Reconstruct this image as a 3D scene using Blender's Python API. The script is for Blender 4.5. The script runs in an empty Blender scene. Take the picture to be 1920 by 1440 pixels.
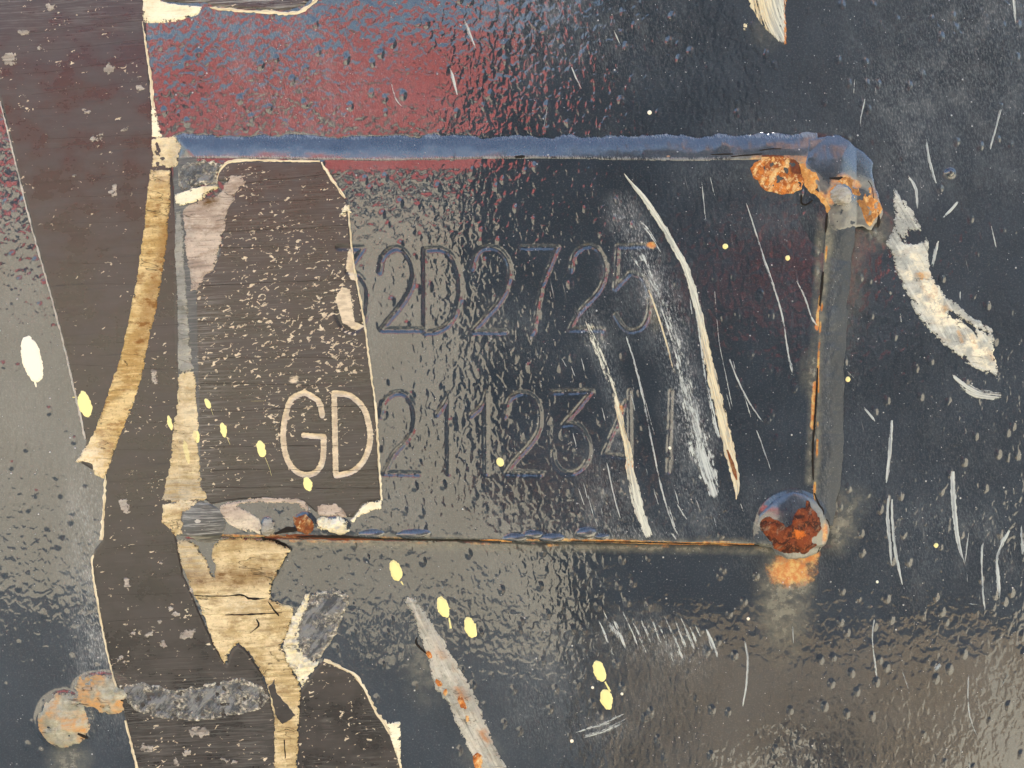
import bpy, math
import numpy as np
from mathutils import Vector

# ------------------------------------------------------------------ scale and frame of the panel
PX = 8.333e-5                      # metres on the steel for one photo pixel (frame about 16 cm wide)
FOC = 1507.0                       # focal length in photo pixels
TILT = math.radians(18.0)          # the panel overhangs: its face looks slightly down at the yard
EX = np.array([1.0, 0.0, 0.0])
EU = np.array([0.0, -math.sin(TILT), math.cos(TILT)])
EN = np.array([0.0, -math.cos(TILT), -math.sin(TILT)])
GROUND_Z = -1.10

def P(u, v, h):
    """photo pixel on the steel + relief height (pixels) -> world points"""
    u = np.asarray(u, float); v = np.asarray(v, float); h = np.asarray(h, float)
    return ((u - 960.0) * PX)[..., None] * EX + ((720.0 - v) * PX)[..., None] * EU + (h * PX)[..., None] * EN

scene = bpy.context.scene
col = scene.collection

# ------------------------------------------------------------------ camera
cam_d = bpy.data.cameras.new('camera')
cam = bpy.data.objects.new('camera', cam_d); col.objects.link(cam)
cam_d.sensor_width = 36.0
cam_d.lens = 36.0 * FOC / 1920.0
cam_d.clip_start = 0.005; cam_d.clip_end = 3000.0
cam.location = Vector(EN * FOC * PX)
cam.rotation_euler = Vector(-EN).to_track_quat('-Z', 'Y').to_euler()
scene.camera = cam

# ------------------------------------------------------------------ sky and sun (sun stands behind the panel, which lies in its own shade)
SUN_EL, SUN_AZ = math.radians(54), math.radians(25)      # azimuth from +Y towards +X
world = bpy.data.worlds.new('World'); scene.world = world; world.use_nodes = True
wn = world.node_tree.nodes; wl = world.node_tree.links
sky = wn.new('ShaderNodeTexSky'); sky.sky_type = 'NISHITA'; sky.sun_disc = False
sky.sun_elevation = SUN_EL; sky.sun_rotation = SUN_AZ
sky.air_density = 1.0; sky.dust_density = 3.0; sky.ozone_density = 1.2
wl.new(sky.outputs[0], wn['Background'].inputs[0]); wn['Background'].inputs[1].default_value = 0.13
sun_d = bpy.data.lights.new('sun', 'SUN'); sun_d.energy = 4.6; sun_d.angle = math.radians(0.53); sun_d.color = (1.0, 0.965, 0.91)
sun = bpy.data.objects.new('sun', sun_d); col.objects.link(sun)
sd = Vector((math.sin(SUN_AZ) * math.cos(SUN_EL), math.cos(SUN_AZ) * math.cos(SUN_EL), math.sin(SUN_EL)))
sun.rotation_euler = sd.to_track_quat('Z', 'Y').to_euler(); sun.location = sd * 20
scene.view_settings.view_transform = 'Standard'; scene.view_settings.look = 'None'
scene.view_settings.gamma = 1.0; scene.view_settings.use_curve_mapping = False
scene.view_settings.exposure = 2.05
scene.cycles.max_bounces = 5; scene.cycles.diffuse_bounces = 3; scene.cycles.glossy_bounces = 3; scene.cycles.transparent_max_bounces = 12
scene.cycles.caustics_reflective = False; scene.cycles.caustics_refractive = False
scene.cycles.use_adaptive_sampling = True; scene.cycles.adaptive_threshold = 0.02

# ------------------------------------------------------------------ noise and outline fields (numpy)
_lat = {}
def vnoise(x, y, seed=0):
    if seed not in _lat:
        _lat[seed] = np.random.RandomState(seed + 11).rand(256, 256).astype(np.float32)
    L = _lat[seed]
    xi = np.floor(x).astype(int); yi = np.floor(y).astype(int)
    fx = x - xi; fy = y - yi
    fx = fx * fx * fx * (fx * (fx * 6 - 15) + 10); fy = fy * fy * fy * (fy * (fy * 6 - 15) + 10)
    a = L[xi % 256, yi % 256]; b = L[(xi + 1) % 256, yi % 256]
    c = L[xi % 256, (yi + 1) % 256]; d = L[(xi + 1) % 256, (yi + 1) % 256]
    return (a + (b - a) * fx) * (1 - fy) + (c + (d - c) * fx) * fy - 0.5

def fbm(x, y, seed=0, octs=3):
    s = 0; a = 1.0
    for o in range(octs):
        s = s + a * vnoise(x * 2 ** o + 17.3 * o, y * 2 ** o - 9.1 * o, seed + o); a *= 0.5
    return s

def smooth(t):
    t = np.clip(t, 0, 1); return t * t * (3 - 2 * t)

def seg_dist(U, V, pts, closed=False):
    d = np.full(U.shape, 1e9)
    n = len(pts)
    for i in range(n if closed else n - 1):
        x0, y0 = pts[i][:2]; x1, y1 = pts[(i + 1) % n][:2]
        dx, dy = x1 - x0, y1 - y0; L = dx * dx + dy * dy + 1e-9
        t = np.clip(((U - x0) * dx + (V - y0) * dy) / L, 0, 1)
        d = np.minimum(d, np.hypot(U - x0 - t * dx, V - y0 - t * dy))
    return d

def poly(pts, amp=2.0, sc=9.0, seed=1, amp2=0.0, sc2=40.0):
    """signed distance to a traced outline, positive inside, with a torn, uneven edge"""
    def f(U, V):
        d = seg_dist(U, V, pts, True); ins = np.zeros(U.shape, bool)
        n = len(pts)
        for i in range(n):
            x0, y0 = pts[i]; x1, y1 = pts[(i + 1) % n]
            if y0 == y1: continue
            c = (y0 > V) != (y1 > V)
            ins ^= c & (U < (x1 - x0) * (V - y0) / (y1 - y0) + x0)
        r = np.where(ins, d, -d)
        if amp: r = r + amp * 1.6 * fbm(U / sc, V / sc, seed, 3)
        if amp2: r = r + amp2 * 1.6 * fbm(U / sc2, V / sc2, seed + 7, 2)
        return r
    f.bbox = (min(p[0] for p in pts), min(p[1] for p in pts), max(p[0] for p in pts), max(p[1] for p in pts))
    return f

def oval(cx, cy, rx, ry, ang=0, n=20, **k):
    a = math.radians(ang); ca, sa = math.cos(a), math.sin(a)
    return poly([(cx + rx * math.cos(t) * ca - ry * math.sin(t) * sa, cy + rx * math.cos(t) * sa + ry * math.sin(t) * ca)
                 for t in np.linspace(0, 2 * math.pi, n, endpoint=False)], **k)

# ------------------------------------------------------------------ stamped writing: strokes in photo pixels
CHARS = [
 [[(638,467),(684,467),(671,486),(656,512),(674,516),(689,535),(693,562),(688,598),(672,620),(652,620),(638,600),(635,588)]],
 [[(715,512),(720,484),(738,468),(757,470),(772,490),(778,514),(773,542),(757,570),(737,595),(718,619),(795,619)]],
 [[(799,470),(799,625)],[(800,470),(828,469),(848,482),(860,510),(864,540),(860,575),(848,602),(826,620),(800,624)]],
 [[(886,505),(892,481),(908,467),(930,468),(948,483),(956,508),(951,540),(932,572),(907,600),(886,623),(947,623)]],
 [[(978,466),(1044,466),(1030,500),(1015,542),(1005,588),(998,626)]],
 [[(1069,510),(1074,482),(1093,465),(1115,467),(1129,487),(1133,513),(1126,538),(1110,560),(1086,585),(1066,619),(1128,619)]],
 [[(1221,463),(1156,464),(1154,500),(1151,543),(1161,532),(1179,514),(1199,520),(1212,543),(1215,575),(1209,603),(1195,619),(1175,621),(1160,606),(1152,592)]],
 [[(608,778),(601,752),(576,736),(551,748),(538,788),(536,828),(545,864),(566,886),(592,886),(608,864),(611,818),(574,815)]],
 [[(630,739),(633,887)],[(630,737),(660,742),(686,768),(697,815),(690,852),(668,880),(634,890)]],
 [[(716,780),(723,752),(745,736),(766,742),(779,768),(778,800),(764,826),(741,850),(723,886),(787,887)]],
 [[(821,776),(838,752),(843,738),(843,886)]],
 [[(884,778),(904,760),(912,738),(912,886)]],
 [[(947,780),(954,750),(976,737),(1000,745),(1012,773),(1009,806),(990,836),(966,861),(949,886),(1013,887)]],
 [[(1034,736),(1107,734),(1082,765),(1054,796),(1080,796),(1097,815),(1103,843),(1095,870),(1075,885),(1051,882),(1038,862),(1036,846)]],
 [[(1178,733),(1179,872)],[(1171,752),(1152,798),(1130,850),(1175,857)]],
 [[(1255,734),(1250,884)]],
]
def soften(st):
    # round the drawn strokes off, but keep the sharp corners of 2, 5, 7, 3 and 4
    if len(st) < 3: return st
    p = [np.array(q, float) for q in st]; runs = [[p[0]]]
    for k in range(1, len(p) - 1):
        a = p[k] - p[k - 1]; b = p[k + 1] - p[k]
        runs[-1].append(p[k])
        if a.dot(b) / (np.linalg.norm(a) * np.linalg.norm(b)) < 0.55: runs.append([p[k]])
    runs[-1].append(p[-1]); out = []
    for r in runs:
        out += [tuple(q[:2]) for q in spline([tuple(x) for x in r], 7.0)] if len(r) > 2 else [tuple(x) for x in r]
    return out
def spline(pts, ds=4.0):
    p = np.array(pts, float); n = len(p); out = []
    for i in range(n - 1):
        p0 = p[max(i - 1, 0)]; p1 = p[i]; p2 = p[i + 1]; p3 = p[min(i + 2, n - 1)]
        m = max(2, int(np.hypot(*(p2 - p1)[:2]) / ds))
        for t in np.arange(m) / m:
            out.append(0.5 * ((2 * p1) + (-p0 + p2) * t + (2 * p0 - 5 * p1 + 4 * p2 - p3) * t * t + (-p0 + 3 * p1 - 3 * p2 + p3) * t ** 3))
    out.append(p[-1]); return np.array(out)
CHARS = [[soften(st) for st in c] for c in CHARS]
def char_dist(i, U, V):
    d = np.full(U.shape, 1e9)
    for s in CHARS[i]: d = np.minimum(d, seg_dist(U, V, s))
    return d

# ------------------------------------------------------------------ relief of the steel (heights in photo pixels above the panel)
PLATE_T = 15.0
def top_edge(U):   return 300 + 2.0 * np.sin(U / 90.0) + 42 * smooth((U - 1470) / 80)
def right_edge(V): return 1547 - (V - 300) * 0.045 + 2.5 * np.sin(V / 60.0)
def left_edge(V):  return 372 + (V - 300) * 0.02
def bottom_edge(U): return 1003 + (U - 500) * 0.014 + 2.6 * fbm(U / 45.0, U * 0 + 5.5, 52, 3)

def H_panel(U, V):
    h = 2.2 * fbm(U / 330.0, V / 330.0, 40, 2) + 0.5 * fbm(U / 70.0, V / 70.0, 44, 2)
    for cx, cy, rx, ry, hh in ((1780, 325, 11, 10, 6), (120, 1350, 58, 58, 9), (190, 1300, 62, 42, 7), (1165, 60, 5, 4, 2), (1510, 300, 5, 5, 2)):
        q = 1 - ((U - cx) / rx) ** 2 - ((V - cy) / ry) ** 2
        h = h + hh * np.clip(q, 0, 1) ** 0.8
    return h

def ramps(U, V):
    wt = 47 + 42 * smooth((U - 1470) / 80) + 9 * fbm(U / 26.0, U * 0 + 3.3, 50, 3) + 5 * fbm(U / 160.0, U * 0 + 8.3, 53, 1)
    tt = np.clip((V - top_edge(U) + wt) / wt, 0, 1)
    tr = np.clip((right_edge(V) + 56 - U) / 56, 0, 1)
    tl = np.clip((U - left_edge(V) + 48) / 48, 0, 1)
    tb = np.clip((bottom_edge(U) + 7 - V) / 7, 0, 1)
    return tt, tr, tl, tb

def groove(d):
    return -2.15 * smooth(1 - d / 7.0)

def H(U, V, grooves=True):
    tt, tr, tl, tb = ramps(U, V)
    hp = H_panel(U, V)
    m = np.minimum(np.minimum(tt, tr), np.minimum(tl, tb))
    bead = lambda t: 3.4 * np.sin(np.pi * t) * (0.9 + 0.5 * fbm(U / 30.0, V / 30.0, 60, 2))
    b = np.where(m >= 1, 0, bead(np.minimum(tt, np.minimum(tr, tl)))) * (tb > 0.99)
    h = hp * (1 - m) + m * PLATE_T + b + m * 0.5 * fbm(U / 120.0, V / 120.0, 47, 2)
    # lumps of weld at the corners and beads along the lower edge
    for cx, cy, rx, ry, hh in ((1482, 992, 74, 78, 33), (1580, 372, 92, 118, 15), (1567, 374, 30, 30, 5),
                               (505, 985, 16, 20, 9), (575, 976, 22, 20, 10), (632, 983, 30, 18, 9), (700, 999, 24, 9, 7), (778, 999, 34, 9, 8),
                               (965, 1006, 24, 9, 8), (1000, 1000, 22, 9, 9), (1035, 1007, 26, 10, 9), (1098, 997, 22, 12, 9), (1125, 1004, 16, 7, 6), (385, 978, 44, 40, 5)):
        q = 1 - ((U - cx) / rx) ** 2 - ((V - cy) / ry) ** 2
        h = h + hh * np.clip(q, 0, 1) ** (1.05 if hh > 10.5 else 1.4) * (1 - 0.35 * m)
    if grooves:
        box = (U > 500) & (U < 1275) & (V > 440) & (V < 910)
        if box.any():
            g = np.zeros(U.shape)
            for i, c in enumerate(CHARS):
                us = [p[0] for s in c for p in s]; vs = [p[1] for s in c for p in s]
                k = (U > min(us) - 18) & (U < max(us) + 18) & (V > min(vs) - 18) & (V < max(vs) + 18)
                if k.any():
                    g[k] = np.minimum(g[k] if False else groove(char_dist(i, U[k], V[k])) * (1 + 0.5 * fbm(U[k] / 9, V[k] / 9, 70, 2)) + g[k], 1.2)
            h = h + g
    return h

# ------------------------------------------------------------------ mesh writers
def wloc(o):
    v = Vector((0, 0, 0))
    while o is not None: v = v + o.location; o = o.parent
    return v

def link_mesh(name, me, mat, parent=None):
    ob = bpy.data.objects.new(name, me); col.objects.link(ob)
    if mat: me.materials.append(mat)
    if parent: ob.parent = parent
    return ob

def finish(me, pts, uv, wear, st=None, smooth_shade=True):
    """pts (n,3) world; uv (n,2) photo px; wear (n,4); moves origin to the mesh centre"""
    c = pts.mean(0)
    me.vertices.foreach_set('co', (pts - c).astype(np.float32).ravel())
    li = np.empty(len(me.loops), np.int32); me.loops.foreach_get('vertex_index', li)
    l = me.uv_layers.new(name='px')
    q = np.stack([uv[:, 0] / 1000.0, (1440 - uv[:, 1]) / 1000.0], 1).astype(np.float32)
    l.data.foreach_set('uv', q[li].ravel())
    if st is not None:
        l2 = me.uv_layers.new(name='st'); l2.data.foreach_set('uv', st.astype(np.float32)[li].ravel())
    a = me.attributes.new('wear', 'FLOAT_COLOR', 'POINT')
    a.data.foreach_set('color', wear.astype(np.float32).ravel())
    me.polygons.foreach_set('use_smooth', np.full(len(me.polygons), smooth_shade))
    me.update()
    return Vector(c)

def quads_mesh(name, nv, quads):
    me = bpy.data.meshes.new(name)
    me.vertices.add(nv); me.loops.add(len(quads) * 4); me.polygons.add(len(quads))
    me.loops.foreach_set('vertex_index', quads.astype(np.int32).ravel())
    me.polygons.foreach_set('loop_start', np.arange(0, len(quads) * 4, 4, dtype=np.int32))
    me.update(calc_edges=True)
    return me

def patch(name, field, mat, parent=None, step=2.0, thick=1.0, ew=2.5, under=0.35, hfun=None, wear=None, lift=None, split=None, bbox=None, relief=None):
    """a sheet or lump of real thickness lying on the steel inside an outline"""
    b = bbox or field.bbox; mg = 10
    us = np.arange(b[0] - mg, b[2] + mg + step, step); vs = np.arange(b[1] - mg, b[3] + mg + step, step)
    U, V = np.meshgrid(us, vs)
    f = field(U, V)
    ins = f > 0
    cell = ins[:-1, :-1] | ins[1:, :-1] | ins[:-1, 1:] | ins[1:, 1:]
    if not cell.any(): return None
    gv, gu = np.gradient(f, step)
    g2 = gu * gu + gv * gv + 1e-4
    k = np.where(ins, 0, np.clip(-f, 0, 1.4 * step) / np.sqrt(g2))
    U2 = U + k * gu / np.sqrt(g2); V2 = V + k * gv / np.sqrt(g2)
    base = (hfun or H)(U2, V2)
    fi = np.where(ins, f, 0)
    t = thick * smooth(fi / ew) - under * (fi < 0.6)
    if lift is not None: t = t + lift(U2, V2, fi)
    if relief is not None: t = t + relief(U2, V2) * smooth(fi / 4)
    pts = P(U2, V2, base + t)
    W = np.zeros(U.shape + (4,)); W[..., 3] = np.clip(fi / 20.0, 0, 1)
    if wear is not None:
        w = wear(U2, V2)
        for i in range(min(3, len(w))): W[..., i] = w[i]
    idx = np.arange(U.size).reshape(U.shape)
    I, J = np.nonzero(cell)
    quads = np.stack([idx[I, J], idx[I + 1, J], idx[I + 1, J + 1], idx[I, J + 1]], 1)
    nrm = None
    if split:
        dx = np.gradient(pts, axis=1); dy = np.gradient(pts, axis=0)
        nrm = np.cross(dy, dx); nrm /= np.linalg.norm(nrm, axis=2, keepdims=True) + 1e-12
        nrm = nrm.reshape(-1, 3)
    flat = pts.reshape(-1, 3); uv = np.stack([U2.ravel(), V2.ravel()], 1); Wf = W.reshape(-1, 4)
    def emit(nm, q, par, label=None):
        used = np.unique(q); remap = np.full(U.size, -1, np.int64); remap[used] = np.arange(len(used))
        me = quads_mesh(nm, len(used), remap[q])
        c = finish(me, flat[used], uv[used], Wf[used])
        if nrm is not None: me.normals_split_custom_set_from_vertices(nrm[used].astype(np.float32).tolist())
        ob = link_mesh(nm, me, mat, par); ob.location = c - wloc(par)
        return ob
    if not split: return emit(name, quads, parent)
    cu = us[J] + step / 2; cv = vs[I] + step / 2
    owner = np.full(len(quads), -1)
    for si, fn in enumerate(split): owner[fn(cu, cv)] = si
    ob = emit(name, quads[owner < 0], parent)
    for si in range(len(split)):
        if (owner == si).sum() > 10: emit('stamped_character', quads[owner == si], parent)
    return ob

_sc = [0]
def ribbon(name, pts, mat, parent, h=0.7, wear=(0.8, 0, 0), ds=4.0, nx=None, crown=0.4, jag=0.25):
    """a scratch, a cut edge or a crack following the steel: pts = (u, v, width)"""
    _sc[0] += 1; sd_ = _sc[0]
    s = spline(pts, ds); n = len(s)
    tan = np.gradient(s[:, :2], axis=0); tan /= np.linalg.norm(tan, axis=1, keepdims=True) + 1e-9
    nor = np.stack([tan[:, 1], -tan[:, 0]], 1)
    L = np.concatenate([[0], np.cumsum(np.hypot(*np.diff(s[:, :2], axis=0).T))])
    w = np.maximum(s[:, 2], 0.6)
    nx = nx or int(np.clip(w.max() / 3, 3, 14)) | 1
    T = np.linspace(-1, 1, nx)
    wl_ = w * (1 + jag * 2 * vnoise(L / 6.0, L * 0 + sd_, 81)); wr_ = w * (1 + jag * 2 * vnoise(L / 6.0, L * 0 + sd_ + 9, 82))
    off = np.where(T[None] < 0, T[None] * wl_[:, None], T[None] * wr_[:, None]) * 0.5
    U = s[:, 0:1] + nor[:, 0:1] * off; V = s[:, 1:2] + nor[:, 1:2] * off
    h0 = H(U, V)
    hh = h0 + h + crown * (1 - T[None] ** 2) - 0.9 * (np.abs(T[None]) > 0.999)
    pts3 = P(U, V, hh)
    W = np.zeros(U.shape + (4,))
    e = np.minimum(L, L[-1] - L) / 14.0
    W[..., 3] = np.clip(e, 0, 1)[:, None]
    ww = wear(U, V, L / L[-1]) if callable(wear) else wear
    for i in range(3): W[..., i] = ww[i] if np.ndim(ww[i]) == 0 else np.broadcast_to(np.asarray(ww[i]).reshape(n, -1), U.shape)
    idx = np.arange(U.size).reshape(U.shape)
    q = np.stack([idx[:-1, :-1], idx[1:, :-1], idx[1:, 1:], idx[:-1, 1:]], -1).reshape(-1, 4)
    me = quads_mesh(name, U.size, q)
    st = np.stack([np.broadcast_to((L / 100.0 + sd_ * 3.7)[:, None], U.shape).ravel(), (np.broadcast_to(off / 100.0, U.shape)).ravel()], 1)
    W2 = W.reshape(-1, 4)
    c = finish(me, pts3.reshape(-1, 3), np.stack([U.ravel(), V.ravel()], 1), W2, st)
    tt = me.attributes.new('across', 'FLOAT', 'POINT'); tt.data.foreach_set('value', np.broadcast_to(np.abs(T)[None], U.shape).astype(np.float32).ravel())
    ob = link_mesh(name, me, mat, parent); ob.location = c - wloc(parent)
    return ob

def tag(o, label, cat, group=None, kind=None):
    if label: o['label'] = label
    if cat: o['category'] = cat
    if group: o['group'] = group
    if kind: o['kind'] = kind
    return o

def empty(name, u, v, label, cat, group=None):
    o = bpy.data.objects.new(name, None); col.objects.link(o)
    o.location = Vector(P(u, v, 0.0)); o.empty_display_size = 0.01
    return tag(o, label, cat, group)

# ------------------------------------------------------------------ materials
class Mat:
    def __init__(s, name):
        s.m = bpy.data.materials.new(name); s.m.use_nodes = True
        s.t = s.m.node_tree; s.b = s.t.nodes['Principled BSDF']; s._uv = {}
    def n(s, typ, out=0, props=None, **ins):
        nd = s.t.nodes.new(typ)
        for k, v in (props or {}).items(): setattr(nd, k, v)
        for k, v in ins.items():
            s.put(nd.inputs[int(k[1:])] if k[0] == 'i' and k[1:].isdigit() else nd.inputs[k.replace('_', ' ')], v)
        return nd.outputs[out]
    def put(s, sock, v):
        if isinstance(v, bpy.types.NodeSocket): s.t.links.new(v, sock)
        else:
            if hasattr(sock.default_value, '__len__') and hasattr(v, '__len__') and len(sock.default_value) == 4 and len(v) == 3: v = (*v, 1)
            sock.default_value = v
    def set(s, **k):
        for a, v in k.items(): s.put(s.b.inputs[a.replace('_', ' ')], v)
    def uv(s, scale=(1, 1, 1), rot=0.0, name='px', loc=(0, 0, 0)):
        if name not in s._uv: s._uv[name] = s.n('ShaderNodeUVMap', props={'uv_map': name})
        vec = s._uv[name]
        if rot: vec = s.n('ShaderNodeMapping', Vector=vec, Rotation=(0, 0, rot))
        return s.n('ShaderNodeMapping', Vector=vec, Scale=scale, Location=loc)
    def noise(s, vec, scale, detail=2.0, rough=0.5, dist=0.0):
        return s.n('ShaderNodeTexNoise', Vector=vec, Scale=scale, Detail=detail, Roughness=rough, Distortion=dist)
    def vor(s, vec, scale, out='Distance', feature='F1', rand=1.0):
        nd = s.t.nodes.new('ShaderNodeTexVoronoi'); nd.feature = feature
        s.put(nd.inputs['Vector'], vec); nd.inputs['Scale'].default_value = scale; nd.inputs['Randomness'].default_value = rand
        return nd.outputs[out]
    def ramp(s, x, lo, hi, a=0.0, b=1.0):
        return s.n('ShaderNodeMapRange', props={'interpolation_type': 'SMOOTHSTEP'}, Value=x, From_Min=lo, From_Max=hi, To_Min=a, To_Max=b)
    def math(s, op, a, b=0.0, clamp=False):
        return s.n('ShaderNodeMath', props={'operation': op, 'use_clamp': clamp}, i0=a, i1=b)
    def mix(s, f, a, b):
        nd = s.t.nodes.new('ShaderNodeMix'); nd.data_type = 'RGBA'
        s.put(nd.inputs[0], f); s.put(nd.inputs[6], a); s.put(nd.inputs[7], b); return nd.outputs[2]
    def wear(s):
        a = s.n('ShaderNodeAttribute', props={'attribute_name': 'wear'})
        nd = s.n('ShaderNodeSeparateColor', Color=a)
        sep = nd.node
        return sep.outputs[0], sep.outputs[1], sep.outputs[2], s.t.nodes[-1] and a.node.outputs['Alpha']
    def sepx(s, vec):
        nd = s.n('ShaderNodeSeparateXYZ', Vector=vec).node; return nd.outputs
    def bump(s, h, dist, strength=1.0, normal=None):
        k = dict(Height=h, Distance=dist * PX, Strength=strength)
        if normal is not None: k['Normal'] = normal
        return s.n('ShaderNodeBump', **k)

PAINT = (0.027, 0.037, 0.050)
def paint_material(name, peel=1.0, rough=0.035, specks=1.0, base=PAINT, ior=1.75, scratch=0.6):
    m = Mat(name)
    r, g, b, a = m.wear()
    v = m.uv((1.0, 0.72, 1.0))
    warp = m.noise(m.uv(), 9.0, 1.0)
    n1 = m.noise(v, 88.0, 1.2, 0.45, 0.5)
    n2 = m.noise(v, 40.0, 1.0, 0.4)
    lump = m.ramp(m.vor(v, 38.0), 0.04, 0.34, 1.0, 0.0)
    lump = m.math('MULTIPLY', lump, m.ramp(m.sepx(m.vor(v, 38.0, 'Color'))[2], 0.62, 0.72))
    calm = m.ramp(m.noise(m.uv(), 3.2, 2.0), 0.35, 0.65, 0.45, 1.0)
    # white specks, dust and painted glints of the bumps: small cells, a few of them
    vs = m.uv((1.0, 1.0, 1.0), 0.3)
    vd = m.vor(vs, 70.0); vc = m.sepx(m.vor(vs, 70.0, 'Color'))
    speck = m.math('MULTIPLY', m.ramp(vd, 0.05, 0.16, 1.0, 0.0), m.ramp(vc[0], 0.93 - 0.05 * specks, 0.985, 0.0, 1.0))
    vd2 = m.vor(vs, 260.0); vc2 = m.sepx(m.vor(vs, 260.0, 'Color'))
    dust = m.math('MULTIPLY', m.ramp(vd2, 0.1, 0.3, 1.0, 0.0), m.ramp(vc2[1], 0.955, 1.0, 0.0, 0.8 * specks))
    fine = m.noise(m.uv((240.0, 9.0, 1.0), -0.24), 1.0, 2.0, 0.6)
    line = m.math('MULTIPLY', m.ramp(fine, 0.69, 0.78), m.ramp(m.noise(m.uv(), 7.0, 2.0), 0.5, 0.7, 0.0, scratch))
    haze_n = m.ramp(m.noise(m.uv((30.0, 14.0, 1.0), -0.22), 1.0, 5.0, 0.68), 0.42, 0.72)
    micro = m.ramp(m.noise(m.uv((330.0, 110.0, 1.0), -0.22), 1.0, 3.0, 0.7), 0.45, 0.7)
    hz = m.math('MULTIPLY', r, m.math('ADD', m.math('MULTIPLY', haze_n, 0.45), m.math('MULTIPLY', micro, 0.75)), True)
    white = m.math('MAXIMUM', m.math('MAXIMUM', m.math('MULTIPLY', speck, 0.75), dust), m.math('MULTIPLY', line, 0.5))
    cl = m.mix(m.ramp(warp, 0.3, 0.7), base, tuple(x * 1.25 for x in base))
    grit = m.ramp(m.noise(m.uv(), 300.0, 3.0, 0.7), 0.52, 0.66, 0.0, 0.10)
    cl = m.mix(grit, cl, (0.30, 0.32, 0.34))
    cl = m.mix(m.math('MULTIPLY', hz, 0.85, True), cl, (0.40, 0.44, 0.46))
    ol_n = m.math('MULTIPLY', g, m.ramp(m.noise(m.uv(), 30.0, 5.0, 0.7), 0.36, 0.64, 0.25, 0.95), True)
    cl = m.mix(ol_n, cl, m.mix(m.noise(m.uv(), 60.0, 4.0, 0.7), (0.15, 0.16, 0.13), (0.34, 0.33, 0.25)))
    ru_n = m.ramp(m.math('ADD', b, m.math('MULTIPLY', m.math('SUBTRACT', m.noise(m.uv(), 50.0, 5.0, 0.75), 0.5), 1.3)), 0.25, 0.75)
    ru_n = m.math('MULTIPLY', ru_n, m.ramp(b, 0.02, 0.3))
    cl = m.mix(ru_n, cl, m.mix(m.ramp(m.noise(m.uv(), 75.0, 4.0, 0.7), 0.4, 0.65), (0.50, 0.17, 0.03), (0.62, 0.42, 0.14)))
    cl = m.mix(white, cl, (0.56, 0.59, 0.62))
    rg = m.math('ADD', rough, m.math('MULTIPLY', m.math('MAXIMUM', m.math('MAXIMUM', hz, ol_n), m.math('MAXIMUM', white, ru_n)), 0.55))
    hh = m.math('ADD', m.math('MULTIPLY', n1, 1.6 * peel), m.math('MULTIPLY', n2, 1.2 * peel))
    hh = m.math('ADD', m.math('MULTIPLY', hh, m.math('MULTIPLY', calm, a)), m.math('ADD', m.math('MULTIPLY', lump, 1.3 * peel), m.math('MULTIPLY', white, 0.8)))
    nb = m.bump(hh, 1.0)
    m.set(Base_Color=cl, Roughness=rg, IOR=ior, Normal=nb)
    return m.m

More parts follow.
